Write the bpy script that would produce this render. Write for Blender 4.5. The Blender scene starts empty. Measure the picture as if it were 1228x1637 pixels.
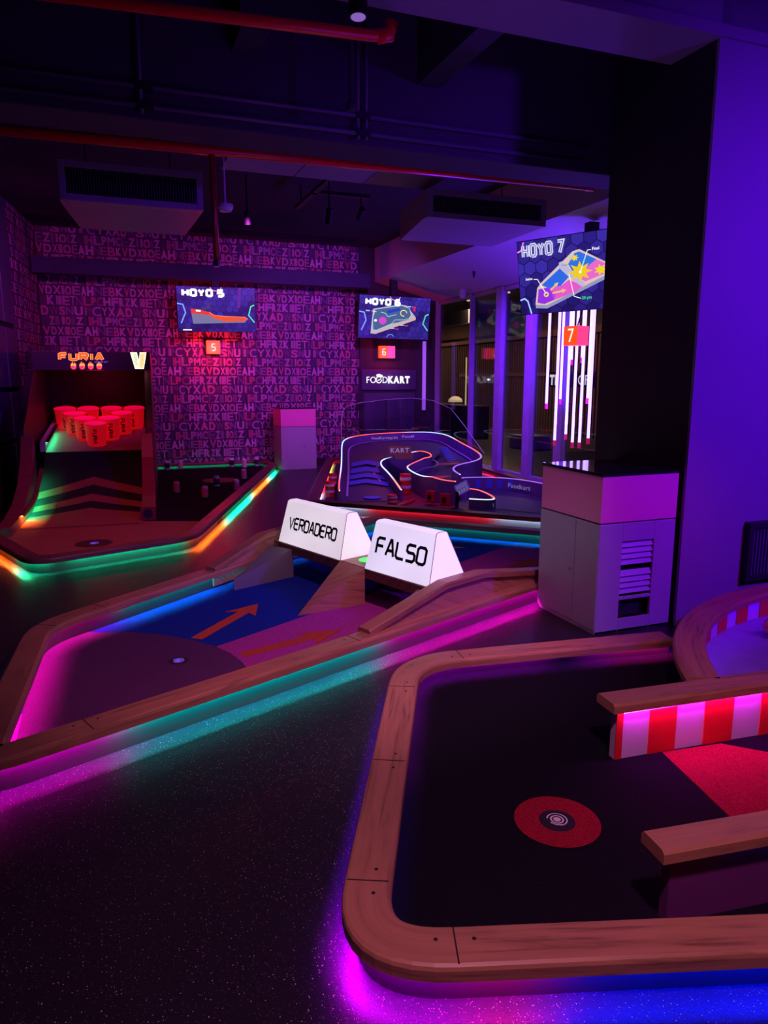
import bpy, bmesh, math, random
from mathutils import Vector, Matrix
random.seed(7)
SC = bpy.context.scene
COL = SC.collection
R = math.radians
# ------------------------------------------------------------------ camera, world, exposure
cam_d = bpy.data.cameras.new('camera'); cam = bpy.data.objects.new('camera', cam_d); COL.objects.link(cam)
cam.location = (0, 0, 1.55); cam.rotation_euler = (R(90-10.5), 0, R(-21))
cam_d.sensor_fit = 'VERTICAL'; cam_d.sensor_height = 36; cam_d.lens = 1150/1637*36
cam_d.clip_start = .05; cam_d.clip_end = 100
SC.camera = cam
vs = SC.view_settings; vs.view_transform = 'Standard'; vs.look = 'None'; vs.gamma = 1; vs.exposure = 0.0
vs.use_curve_mapping = False
W = bpy.data.worlds.new('world'); SC.world = W; W.use_nodes = True
W.node_tree.nodes['Background'].inputs[0].default_value = (.22, .05, 1, 1)
W.node_tree.nodes['Background'].inputs[1].default_value = .004
SC.cycles.max_bounces = 6; SC.cycles.diffuse_bounces = 3; SC.cycles.glossy_bounces = 3
SC.cycles.transparent_max_bounces = 12; SC.cycles.transmission_bounces = 4
SC.cycles.sample_clamp_indirect = 4; SC.cycles.use_denoising = True

def lamp(name, kind, loc, target, col, power, size=.3, spot=60, blend=.5):
    d = bpy.data.lights.new(name, kind); o = bpy.data.objects.new(name, d); COL.objects.link(o)
    o.location = loc; d.color = col; d.energy = power
    if kind == 'AREA': d.size = size
    elif kind == 'SPOT': d.shadow_soft_size = size; d.spot_size = R(spot); d.spot_blend = blend
    else: d.shadow_soft_size = size
    if target is not None:
        o.rotation_euler = (Vector(target)-Vector(loc)).to_track_quat('-Z', 'Y').to_euler()
    return o
# violet flood washing the column, the near cabinet and the ceiling beam
lamp('violet_flood', 'SPOT', (4.7, .5, 2.7), (4.05, 3.4, 1.75), (.14, .004, 1), 800, .15, 84, 1)
lamp('bowl_spot', 'SPOT', (3.5, .9, 3.3), (3.15, 2.75, .2), (1, .05, .62), 75, .1, 44, .8)
lamp('magenta_flood', 'SPOT', (2.2, .5, 3.2), (3.05, 3.45, .75), (1, .03, .6), 55, .1, 17, .8)
# ceiling spots over the holes
lamp('near_hole_spot', 'SPOT', (.6, .2, 3.3), (1.1, 1.6, 0), (1, .38, .64), 250, .12, 66, .8)
lamp('quiz_hole_spot', 'SPOT', (1.9, 1.9, 3.3), (1.1, 4.3, 0), (1, .34, .66), 260, .12, 62, .7)
lamp('ramp_hole_spot', 'SPOT', (.35, 7.5, 3.6), (-.1, 8.0, 0), (1, .05, .15), 130, .1, 75, .8)
lamp('track_hole_spot', 'SPOT', (3.3, 7.3, 3.4), (4.3, 9.8, 0), (.52, .10, 1), 260, .1, 85, .7)
# track spots washing the letter wall
lamp('wall_wash_right', 'SPOT', (3.4, 8.6, 3.3), (3.7, 13, 1.9), (.60, .06, 1), 470, .1, 75, .9)
lamp('wall_wash_middle', 'SPOT', (1.7, 8.8, 3.3), (1.9, 13, 1.7), (.75, .05, .75), 190, .1, 80, .9)
lamp('wall_wash_left', 'SPOT', (-.55, 8.3, 3.5), (-.95, 12.2, 1.9), (.9, .05, .75), 190, .1, 80, .9)
lamp('ceiling_bounce_fill', 'AREA', (1.6, 2.6, 1.9), (1.6, 5.0, 3.6), (.30, .03, 1), 9, 1.2)  # unseen panel without a fixture, added in place of LED bounce on the ceiling
lamp('soffit_uplight', 'AREA', (5.6, 7.6, 1.0), (5.4, 7.6, 3.2), (.13, .01, 1), 120, .5)
lamp('mullion_wash', 'SPOT', (4.7, 8.8, 3.1), (6.1, 9.9, 1.6), (.15, .008, 1), 700, .1, 80, .9)

# ------------------------------------------------------------------ materials
def lin(c):
    return tuple(((x/255)/12.92 if x/255 <= .04045 else ((x/255+.055)/1.055)**2.4) for x in c)
MATS = {}
def mat(name, col=(.5, .5, .5), rough=.5, spec=.5, metal=0, emit=None, es=1, bump=0, bscale=200, noise=0, nscale=4, coat=0):
    if name in MATS: return MATS[name]
    m = bpy.data.materials.new(name); m.use_nodes = True; MATS[name] = m
    nt = m.node_tree; b = nt.nodes['Principled BSDF']
    b.inputs['Base Color'].default_value = (*col, 1); b.inputs['Roughness'].default_value = rough
    b.inputs['Specular IOR Level'].default_value = spec; b.inputs['Metallic'].default_value = metal
    b.inputs['Coat Weight'].default_value = coat
    if emit: b.inputs['Emission Color'].default_value = (*emit, 1); b.inputs['Emission Strength'].default_value = es
    tc = nt.nodes.new('ShaderNodeTexCoord')
    n = nt.nodes.new('ShaderNodeTexNoise'); n.inputs['Scale'].default_value = nscale; n.inputs['Detail'].default_value = 5
    nt.links.new(tc.outputs['Object'], n.inputs['Vector'])
    mx = nt.nodes.new('ShaderNodeMix'); mx.data_type = 'RGBA'; mx.blend_type = 'MULTIPLY'
    mx.inputs[0].default_value = noise if noise else .12
    mx.inputs[6].default_value = (*col, 1); nt.links.new(n.outputs['Fac'], mx.inputs[7])
    nt.links.new(mx.outputs[2], b.inputs['Base Color'])
    if bump:
        n2 = nt.nodes.new('ShaderNodeTexNoise'); n2.inputs['Scale'].default_value = bscale; n2.inputs['Detail'].default_value = 2
        nt.links.new(tc.outputs['Object'], n2.inputs['Vector'])
        bp = nt.nodes.new('ShaderNodeBump'); bp.inputs['Strength'].default_value = bump; bp.inputs['Distance'].default_value = .004
        nt.links.new(n2.outputs['Fac'], bp.inputs['Height']); nt.links.new(bp.outputs[0], b.inputs['Normal'])
    return m
def vcol_emit(name, es=1.0):
    if name in MATS: return MATS[name]
    m = bpy.data.materials.new(name); m.use_nodes = True; MATS[name] = m
    nt = m.node_tree; b = nt.nodes['Principled BSDF']
    a = nt.nodes.new('ShaderNodeVertexColor'); a.layer_name = 'Col'
    b.inputs['Base Color'].default_value = (.02, .02, .02, 1); b.inputs['Roughness'].default_value = .25
    nt.links.new(a.outputs[0], b.inputs['Emission Color']); b.inputs['Emission Strength'].default_value = es
    return m
def vcol_paint(name, rough=.6, spec=.3, noise=.25, nscale=30):
    if name in MATS: return MATS[name]
    m = bpy.data.materials.new(name); m.use_nodes = True; MATS[name] = m
    nt = m.node_tree; b = nt.nodes['Principled BSDF']
    a = nt.nodes.new('ShaderNodeVertexColor'); a.layer_name = 'Col'
    tc = nt.nodes.new('ShaderNodeTexCoord'); n = nt.nodes.new('ShaderNodeTexNoise'); n.inputs['Scale'].default_value = nscale
    nt.links.new(tc.outputs['Object'], n.inputs['Vector'])
    mx = nt.nodes.new('ShaderNodeMix'); mx.data_type = 'RGBA'; mx.blend_type = 'MULTIPLY'; mx.inputs[0].default_value = noise
    nt.links.new(a.outputs[0], mx.inputs[6]); nt.links.new(n.outputs['Fac'], mx.inputs[7])
    nt.links.new(mx.outputs[2], b.inputs['Base Color']); b.inputs['Roughness'].default_value = rough
    b.inputs['Specular IOR Level'].default_value = spec
    return m
def turf(name, col, rel=.5):
    if name in MATS: return MATS[name]
    m = bpy.data.materials.new(name); m.use_nodes = True; MATS[name] = m
    nt = m.node_tree; b = nt.nodes['Principled BSDF']; b.inputs['Roughness'].default_value = .95
    b.inputs['Specular IOR Level'].default_value = .08
    tc = nt.nodes.new('ShaderNodeTexCoord')
    n = nt.nodes.new('ShaderNodeTexNoise'); n.inputs['Scale'].default_value = 330; n.inputs['Detail'].default_value = 2
    nt.links.new(tc.outputs['Object'], n.inputs['Vector'])
    r = nt.nodes.new('ShaderNodeValToRGB'); r.color_ramp.elements[0].position = .36; r.color_ramp.elements[1].position = .66
    r.color_ramp.elements[0].color = (*[c*(1-rel) for c in col], 1); r.color_ramp.elements[1].color = (*[min(1, c*(1+rel)) for c in col], 1)
    nt.links.new(n.outputs['Fac'], r.inputs[0]); nt.links.new(r.outputs[0], b.inputs['Base Color'])
    bp = nt.nodes.new('ShaderNodeBump'); bp.inputs['Strength'].default_value = .7; bp.inputs['Distance'].default_value = .006
    nt.links.new(n.outputs['Fac'], bp.inputs['Height']); nt.links.new(bp.outputs[0], b.inputs['Normal'])
    return m
def wood(name, c1, c2, rough=.42):
    if name in MATS: return MATS[name]
    m = bpy.data.materials.new(name); m.use_nodes = True; MATS[name] = m
    nt = m.node_tree; b = nt.nodes['Principled BSDF']; b.inputs['Roughness'].default_value = rough
    b.inputs['Specular IOR Level'].default_value = .35
    uv = nt.nodes.new('ShaderNodeUVMap'); uv.uv_map = 'UVMap'
    mp = nt.nodes.new('ShaderNodeMapping'); mp.inputs['Scale'].default_value = (1.6, 16, 1)
    nt.links.new(uv.outputs[0], mp.inputs[0])
    n = nt.nodes.new('ShaderNodeTexNoise'); n.inputs['Scale'].default_value = 1.7; n.inputs['Detail'].default_value = 7
    n.inputs['Distortion'].default_value = 1.1; nt.links.new(mp.outputs[0], n.inputs['Vector'])
    mp2 = nt.nodes.new('ShaderNodeMapping'); mp2.inputs['Scale'].default_value = (.9, 55, 1); nt.links.new(uv.outputs[0], mp2.inputs[0])
    n2 = nt.nodes.new('ShaderNodeTexNoise'); n2.inputs['Scale'].default_value = 3; n2.inputs['Detail'].default_value = 4
    nt.links.new(mp2.outputs[0], n2.inputs['Vector'])
    ad = nt.nodes.new('ShaderNodeMath'); ad.operation = 'MULTIPLY_ADD'; ad.inputs[1].default_value = .35
    nt.links.new(n2.outputs['Fac'], ad.inputs[0]); nt.links.new(n.outputs['Fac'], ad.inputs[2])
    r = nt.nodes.new('ShaderNodeValToRGB'); r.color_ramp.elements[0].position = .45; r.color_ramp.elements[1].position = .82
    r.color_ramp.elements[0].color = (*c2, 1); r.color_ramp.elements[1].color = (*c1, 1)
    e = r.color_ramp.elements.new(.6); e.color = (*[(a*.7+c*.3) for a, c in zip(c1, c2)], 1)
    nt.links.new(ad.outputs[0], r.inputs[0])
    at = nt.nodes.new('ShaderNodeVertexColor'); at.layer_name = 'Col'
    mx = nt.nodes.new('ShaderNodeMix'); mx.data_type = 'RGBA'; mx.blend_type = 'MULTIPLY'; mx.inputs[0].default_value = 1
    nt.links.new(r.outputs[0], mx.inputs[6]); nt.links.new(at.outputs[0], mx.inputs[7])
    nt.links.new(mx.outputs[2], b.inputs['Base Color'])
    bp = nt.nodes.new('ShaderNodeBump'); bp.inputs['Strength'].default_value = .12; bp.inputs['Distance'].default_value = .002
    nt.links.new(ad.outputs[0], bp.inputs['Height']); nt.links.new(bp.outputs[0], b.inputs['Normal'])
    return m
def glass(name, tint=(.8, .8, .85), refl=.9, fac=None):
    if name in MATS: return MATS[name]
    m = bpy.data.materials.new(name); m.use_nodes = True; MATS[name] = m
    nt = m.node_tree; nt.nodes.remove(nt.nodes['Principled BSDF']); out = nt.nodes['Material Output']
    t = nt.nodes.new('ShaderNodeBsdfTransparent'); t.inputs[0].default_value = (*tint, 1)
    g = nt.nodes.new('ShaderNodeBsdfGlossy'); g.inputs['Roughness'].default_value = .03; g.inputs[0].default_value = (refl, refl, refl, 1)
    lw = nt.nodes.new('ShaderNodeLayerWeight'); pw = nt.nodes.new('ShaderNodeMath'); pw.operation = 'POWER'; pw.inputs[1].default_value = 4
    nt.links.new(lw.outputs['Facing'], pw.inputs[0]); f = nt.nodes.new('ShaderNodeMath'); f.operation = 'MULTIPLY_ADD'; f.inputs[1].default_value = .4; f.inputs[2].default_value = .03
    nt.links.new(pw.outputs[0], f.inputs[0])
    mx = nt.nodes.new('ShaderNodeMixShader'); mx.inputs[0].default_value = fac or .1
    if fac is None: nt.links.new(f.outputs[0], mx.inputs[0])
    nt.links.new(t.outputs[0], mx.inputs[1]); nt.links.new(g.outputs[0], mx.inputs[2]); nt.links.new(mx.outputs[0], out.inputs[0])
    return m
def floor_mat():
    m = bpy.data.materials.new('speckled_rubber'); m.use_nodes = True
    nt = m.node_tree; b = nt.nodes['Principled BSDF']; b.inputs['Roughness'].default_value = .38; b.inputs['Specular IOR Level'].default_value = .28
    tc = nt.nodes.new('ShaderNodeTexCoord')
    prev = None
    for sc_, thr, keep, c in ((85, .115, .90, (.80, .6, .62)), (200, .17, .92, (.42, .34, .40))):
        v = nt.nodes.new('ShaderNodeTexVoronoi'); v.inputs['Scale'].default_value = sc_; v.voronoi_dimensions = '2D'
        nt.links.new(tc.outputs['Object'], v.inputs['Vector'])
        lt = nt.nodes.new('ShaderNodeMath'); lt.operation = 'LESS_THAN'; lt.inputs[1].default_value = thr; nt.links.new(v.outputs['Distance'], lt.inputs[0])
        sp = nt.nodes.new('ShaderNodeSeparateColor'); nt.links.new(v.outputs['Color'], sp.inputs[0])
        gt = nt.nodes.new('ShaderNodeMath'); gt.operation = 'GREATER_THAN'; gt.inputs[1].default_value = keep; nt.links.new(sp.outputs[0], gt.inputs[0])
        mu = nt.nodes.new('ShaderNodeMath'); mu.operation = 'MULTIPLY'; nt.links.new(lt.outputs[0], mu.inputs[0]); nt.links.new(gt.outputs[0], mu.inputs[1])
        mx = nt.nodes.new('ShaderNodeMix'); mx.data_type = 'RGBA'; nt.links.new(mu.outputs[0], mx.inputs[0])
        mx.inputs[7].default_value = (*c, 1)
        if prev: nt.links.new(prev, mx.inputs[6])
        else: mx.inputs[6].default_value = (.013, .009, .020, 1)
        prev = mx.outputs[2]
    nt.links.new(prev, b.inputs['Base Color'])
    n = nt.nodes.new('ShaderNodeTexNoise'); n.inputs['Scale'].default_value = 160; nt.links.new(tc.outputs['Object'], n.inputs['Vector'])
    bp = nt.nodes.new('ShaderNodeBump'); bp.inputs['Strength'].default_value = .25; bp.inputs['Distance'].default_value = .003
    nt.links.new(n.outputs['Fac'], bp.inputs['Height']); nt.links.new(bp.outputs[0], b.inputs['Normal'])
    return m
OAK = wood('oak', (.47, .205, .145), (.22, .09, .062))
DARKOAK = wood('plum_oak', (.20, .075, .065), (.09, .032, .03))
BLACKP = mat('black_paint', (.012, .011, .014), .6)
CHAR = mat('charcoal_metal', (.03, .03, .035), .45, .5)
WHITEK = mat('white_laminate', (.62, .60, .62), .45)
GREYC = mat('grey_metal_paint', (.36, .34, .40), .42)
SILVER = mat('chrome', (.8, .8, .8), .2, metal=1)
LED = vcol_emit('led_glow', 190.0); LEDI = vcol_emit('led_glow_inside', 62.0)
SCREEN = vcol_emit('lit_screen', 1.0)
PAINT = vcol_paint('painted_pattern')
BLACKTURF = turf('black_turf', (.008, .006, .014))
GLASSD = glass('smoked_glass', (.75, .75, .8), .8)
ACRYL = glass('clear_acrylic', (.86, .86, .90), .8, .04)

# ------------------------------------------------------------------ mesh helpers
OFF = {}
class MB:
    def __init__(s): s.v = []; s.f = []; s.uv = []; s.c = []; s.mi = []
    def face(s, pts, col=(1, 1, 1), uv=None, mi=0):
        n = len(s.v); s.v += [Vector(p) for p in pts]; s.f.append(list(range(n, n+len(pts))))
        s.uv.append(uv or [(0, 0)]*len(pts)); s.c.append(col if isinstance(col, list) else [col]*len(pts)); s.mi.append(mi)
    def mesh(s, vs_, fs, col=(1, 1, 1), mi=0):
        n = len(s.v); s.v += [Vector(p) for p in vs_]
        for f in fs:
            s.f.append([n+i for i in f]); s.uv.append([(s.v[n+i].x+s.v[n+i].z*.37, s.v[n+i].y+s.v[n+i].z*.9) for i in f]); s.c.append([col]*len(f)); s.mi.append(mi)
    def box(s, c, d, rz=0, col=(1, 1, 1), mi=0, M=None):
        c = Vector(c); rot = Matrix.Rotation(rz, 3, 'Z'); vs_ = []
        for x in (-.5, .5):
            for y in (-.5, .5):
                for z in (-.5, .5): vs_.append(c + rot @ Vector((x*d[0], y*d[1], z*d[2])))
        if M: vs_ = [M @ v for v in vs_]
        s.mesh(vs_, [(0, 1, 3, 2), (4, 6, 7, 5), (0, 4, 5, 1), (2, 3, 7, 6), (0, 2, 6, 4), (1, 5, 7, 3)], col, mi)
        return s
    def bb(s, x0, x1, y0, y1, z0, z1, **k): return s.box(((x0+x1)/2, (y0+y1)/2, (z0+z1)/2), (abs(x1-x0), abs(y1-y0), abs(z1-z0)), **k)
    def prism(s, poly, z0, z1, col=(1, 1, 1), mi=0):
        a = sum(poly[i][0]*poly[(i+1) % len(poly)][1]-poly[(i+1) % len(poly)][0]*poly[i][1] for i in range(len(poly)))
        if a < 0: poly = poly[::-1]
        n = len(poly); f0 = (lambda p: z0(p)) if callable(z0) else (lambda p: z0); f1 = (lambda p: z1(p)) if callable(z1) else (lambda p: z1)
        vs_ = [(p[0], p[1], f0(p)) for p in poly]+[(p[0], p[1], f1(p)) for p in poly]
        s.mesh(vs_, [list(range(n))[::-1], list(range(n, 2*n))]+[(i, (i+1) % n, n+(i+1) % n, n+i) for i in range(n)], col, mi); return s
    def extrude(s, poly3, vec, col=(1, 1, 1), mi=0):
        n = len(poly3); vec = Vector(vec); a = [Vector(p) for p in poly3]; b = [p+vec for p in a]
        s.mesh(a+b, [list(range(n))[::-1], list(range(n, 2*n))]+[(i, (i+1) % n, n+(i+1) % n, n+i) for i in range(n)], col, mi); return s
    def tube(s, pts, r, n=10, col=(1, 1, 1), cap=True, mi=0):
        pts = [Vector(p) for p in pts]; rr = r if isinstance(r, list) else [r]*len(pts); rings = []
        for i, p in enumerate(pts):
            t = (pts[min(i+1, len(pts)-1)]-pts[max(i-1, 0)]).normalized()
            up = Vector((0, 0, 1)) if abs(t.z) < .9 else Vector((0, 1, 0))
            u = t.cross(up).normalized(); w = u.cross(t)
            rings.append([p+(u*math.cos(2*math.pi*k/n)+w*math.sin(2*math.pi*k/n))*rr[i] for k in range(n)])
        vs_ = [v for q in rings for v in q]; fs = []
        for i in range(len(pts)-1):
            for k in range(n): fs.append((i*n+k, i*n+(k+1) % n, (i+1)*n+(k+1) % n, (i+1)*n+k))
        if cap: fs += [list(range(n))[::-1], [(len(pts)-1)*n+k for k in range(n)]]
        s.mesh(vs_, fs, col, mi); return s
    def lathe(s, prof, c=(0, 0, 0), n=24, col=(1, 1, 1), mi=0):
        vs_ = []; fs = []; m = len(prof)
        for k in range(n):
            a = 2*math.pi*k/n
            for r, z in prof: vs_.append((c[0]+r*math.cos(a), c[1]+r*math.sin(a), c[2]+z))
        for k in range(n):
            for i in range(m-1): fs.append((k*m+i, ((k+1) % n)*m+i, ((k+1) % n)*m+i+1, k*m+i+1))
        s.mesh(vs_, fs, col, mi); return s
    def sweep(s, path, prof, closed=False, cols=None, caps=True, zs=None, loopprof=True, mi=0):
        # path: 2D points, prof: (offset to the left, z); uv runs along the path
        n = len(path); m = len(prof); L = [0]
        for i in range(1, n+1): L.append(L[-1]+math.dist(path[i % n], path[i-1]))
        base = len(s.v); rows = n+1 if closed else n
        for i in range(rows):
            i_ = i % n
            a = path[(i_-1) % n] if (closed or i_ > 0) else path[0]; b = path[i_]; c = path[(i_+1) % n] if (closed or i_ < n-1) else path[-1]
            d1 = Vector((b[0]-a[0], b[1]-a[1])); d2 = Vector((c[0]-b[0], c[1]-b[1]))
            if d1.length < 1e-6: d1 = d2
            if d2.length < 1e-6: d2 = d1
            d1.normalize(); d2.normalize(); t = (d1+d2).normalized(); nn = Vector((-t.y, t.x)); k = 1/max(.35, t.dot(d1))
            dz = zs[i_] if zs else 0
            for o, z in prof: s.v.append(Vector((b[0]+nn.x*o*k, b[1]+nn.y*o*k, z+dz)))
        pl = [0]
        for j in range(1, m+1): pl.append(pl[-1]+math.dist(prof[j % m], prof[j-1]))
        for i in range(rows-1):
            for j in range(m if loopprof else m-1):
                j2 = (j+1) % m
                s.f.append([base+i*m+j, base+(i+1)*m+j, base+(i+1)*m+j2, base+i*m+j2])
                s.uv.append([(L[i], pl[j]), (L[i+1], pl[j]), (L[i+1], pl[j+1]), (L[i], pl[j+1])])
                if cols: s.c.append([cols[i], cols[(i+1) % len(cols)], cols[(i+1) % len(cols)], cols[i]])
                else: s.c.append([(1, 1, 1)]*4)
                s.mi.append(mi)
        if caps and not closed and loopprof:
            for fc in (list(range(m)), [(rows-1)*m+j for j in range(m)][::-1]):
                s.f.append([base+q for q in fc]); s.uv.append([(0, 0)]*m); s.c.append([(1, 1, 1)]*m); s.mi.append(mi)
        return s
    def build_split(s, name, m, parent=None, **k):
        # one object for every separate piece
        key = {}; root = list(range(len(s.f)))
        def find(i):
            while root[i] != i: i = root[i]
            return i
        for i, f in enumerate(s.f):
            for vi in f:
                q = tuple(round(c*5000) for c in s.v[vi])
                if q in key: root[find(i)] = find(key[q])
                else: key[q] = i
        grp = {}
        for i in range(len(s.f)): grp.setdefault(find(i), []).append(i)
        out = []
        for ids in grp.values():
            b = MB()
            for i in ids:
                n = len(b.v); b.v += [s.v[vi] for vi in s.f[i]]; b.f.append(list(range(n, n+len(s.f[i])))); b.uv.append(s.uv[i]); b.c.append(s.c[i]); b.mi.append(s.mi[i])
            out.append(b.build(name, m, parent, **k))
        return out
    def build(s, name, m, parent=None, smooth=False, bevel=0, kind=None, fix=True):
        me = bpy.data.meshes.new(name); o = bpy.data.objects.new(name, me); COL.objects.link(o)
        off = Vector((0, 0, 0))
        if parent is not None:
            off = OFF.get(parent.name, Vector((0, 0, 0))); o.parent = parent
        OFF[o.name] = off
        me.from_pydata([tuple(v-off) for v in s.v], [], s.f)
        me.uv_layers.new(name='UVMap'); me.color_attributes.new('Col', 'FLOAT_COLOR', 'CORNER')
        me.uv_layers['UVMap'].data.foreach_set('uv', [t for q in s.uv for p in q for t in p])
        me.color_attributes['Col'].data.foreach_set('color', [t for q in s.c for c in q for t in (c[0], c[1], c[2], 1.0)])
        me.polygons.foreach_set('material_index', s.mi); me.polygons.foreach_set('use_smooth', [smooth]*len(s.f))
        for mm in (m if isinstance(m, list) else [m]): me.materials.append(mm)
        if fix:
            b = bmesh.new(); b.from_mesh(me); bmesh.ops.recalc_face_normals(b, faces=b.faces); b.to_mesh(me); b.free()
        if bevel:
            bv = o.modifiers.new('bevel', 'BEVEL'); bv.width = bevel; bv.segments = 2; bv.limit_method = 'ANGLE'
        if kind: o['kind'] = kind
        return o
def thing(name, label, cat, loc=(0, 0, 0), group=None, rz=0):
    o = bpy.data.objects.new(name, None); COL.objects.link(o); o.empty_display_size = .1
    o.location = loc; o.rotation_euler.z = rz; OFF[o.name] = Vector(loc) if not rz else Vector((0, 0, 0))
    o['label'] = label; o['category'] = cat
    if group: o['group'] = group
    return o
def tag(o, label, cat, group=None):
    o['label'] = label; o['category'] = cat
    if group: o['group'] = group
    return o
def plabel(o, s): o['label'] = s; return o
def copy_tree(o, parent=None):
    c = o.copy(); COL.objects.link(c)
    if parent is not None: c.parent = parent
    for ch in list(o.children): copy_tree(ch, c)
    return c
def rounded(pts, closed=True, step=.05):
    # pts: (x, y, tangent length); straight runs are cut into steps so colours can change along them
    n = len(pts); out = []
    for i, p in enumerate(pts):
        t = p[2] if len(p) > 2 else 0
        if t and (closed or 0 < i < n-1):
            a = Vector(pts[i-1][:2]); b = Vector(p[:2]); c = Vector(pts[(i+1) % n][:2])
            p0 = b+(a-b).normalized()*t; p2 = b+(c-b).normalized()*t
            for k in range(11):
                q = k/10; out.append(tuple(p0*(1-q)**2+b*2*q*(1-q)+p2*q*q))
        else: out.append(tuple(p[:2]))
    res = []
    m = len(out)
    for i in range(m if closed else m-1):
        a = Vector(out[i]); b = Vector(out[(i+1) % m]); k = max(1, int((b-a).length/step))
        for j in range(k): res.append(tuple(a+(b-a)*j/k))
    if not closed: res.append(out[-1])
    return res
def offset(path, d, closed=True):
    n = len(path); out = []
    for i in range(n):
        a = Vector(path[i-1] if (closed or i) else path[0]); b = Vector(path[i]); c = Vector(path[(i+1) % n] if (closed or i < n-1) else path[-1])
        d1 = (b-a); d2 = (c-b)
        if d1.length < 1e-6: d1 = d2
        if d2.length < 1e-6: d2 = d1
        t = (d1.normalized()+d2.normalized()).normalized(); out.append((b.x-t.y*d, b.y+t.x*d))
    return out
def colour_path(path, anchors):
    # every anchor (x, y, colour) holds from its nearest path point to the next anchor along the path
    idx = sorted((min(range(len(path)), key=lambda i: math.dist(path[i], a[:2])), a[2]) for a in anchors)
    cols = []
    for i in range(len(path)):
        c = idx[-1][1]
        for k, cc in idx:
            if k <= i: c = cc
        cols.append(c)
    sm = []
    for i in range(len(cols)):
        q = [cols[max(0, min(len(cols)-1, i+k))] for k in (-1, 0, 1)]; sm.append(tuple(sum(x[j] for x in q)/3 for j in range(3)))
    return sm
def plank_cols(path, breaks):
    cols = []; k = .95; rnd = random.Random(3)
    idx = [min(range(len(path)), key=lambda i: math.dist(path[i], b)) for b in breaks]
    for i in range(len(path)):
        if i in idx: k = rnd.uniform(.72, 1.05)
        cols.append((k, k*.98, k*.96))
    return cols, idx
def kerb(root, path, closed, zt, outer, inner, breaks, wmat=OAK, w=.07, kmat=None, led=LED):
    """low kerb wall, overhanging wood rail, light strips under both edges; path runs counter-clockwise (inside on the left)"""
    kmat = kmat or mat('dark_kerb_laminate', (.045, .042, .05), .6, .2)
    MB().sweep(path, [(-.03, 0), (.03, 0), (.03, zt-.02), (-.03, zt-.02)], closed).build('kerb_wall', kmat, root)
    cols, idx = plank_cols(path, breaks); h = .045
    prof = [(-w, zt-h), (-w, zt-.014), (-w+.004, zt-.005), (-w+.012, zt), (w-.012, zt), (w-.004, zt-.005), (w, zt-.014), (w, zt-h), (w-.01, zt-h), (w-.01, zt-.018), (-w+.01, zt-.018), (-w+.01, zt-h)]
    rail = MB().sweep(path, prof, closed, cols).build('wood_rail', wmat, root)
    mb = MB()
    for i in idx:
        if 0 < i < len(path)-1:
            a = Vector(path[i-1]); c = Vector(path[i+1]); t = (c-a).normalized(); p = Vector(path[i])
            mb.box((p.x, p.y, zt-.002), (.004, 2*w-.02, .006), math.atan2(t.y, t.x))
            for sgn in (-1, 1):
                q = p+t*.05*sgn; q2 = q+Vector((-t.y, t.x))*.02
                mb.lathe([(0, zt+.0006), (.006, zt+.0006), (.006, zt-.003)], (q2.x, q2.y, 0), 8)
    if mb.v: mb.build_split('rail_joint', BLACKP, rail)
    for nm, anchors, sg in (('outer_light_strip', outer, -1), ('inner_light_strip', inner, 1)):
        if anchors:
            cl = colour_path(path, anchors)
            q = w-.012
            za, zb_, x0_, x1_ = (zt-.044, zt-.021, q-.024, q-.008) if sg < 0 else (zt-.044, zt-.031, .032, .046)
            st_ = MB().sweep(path, [(sg*x0_, zb_), (sg*x1_, zb_)], closed, cl, loopprof=False).build(nm, led if sg < 0 else LEDI, root, fix=False)
            MB().sweep(path, [(sg*q, za), (sg*q, zt-.0195), (sg*.031, zt-.0195), (sg*.031, zt-.03)], closed, loopprof=False).build('light_channel', BLACKP, st_, fix=False)
    return rail

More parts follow.
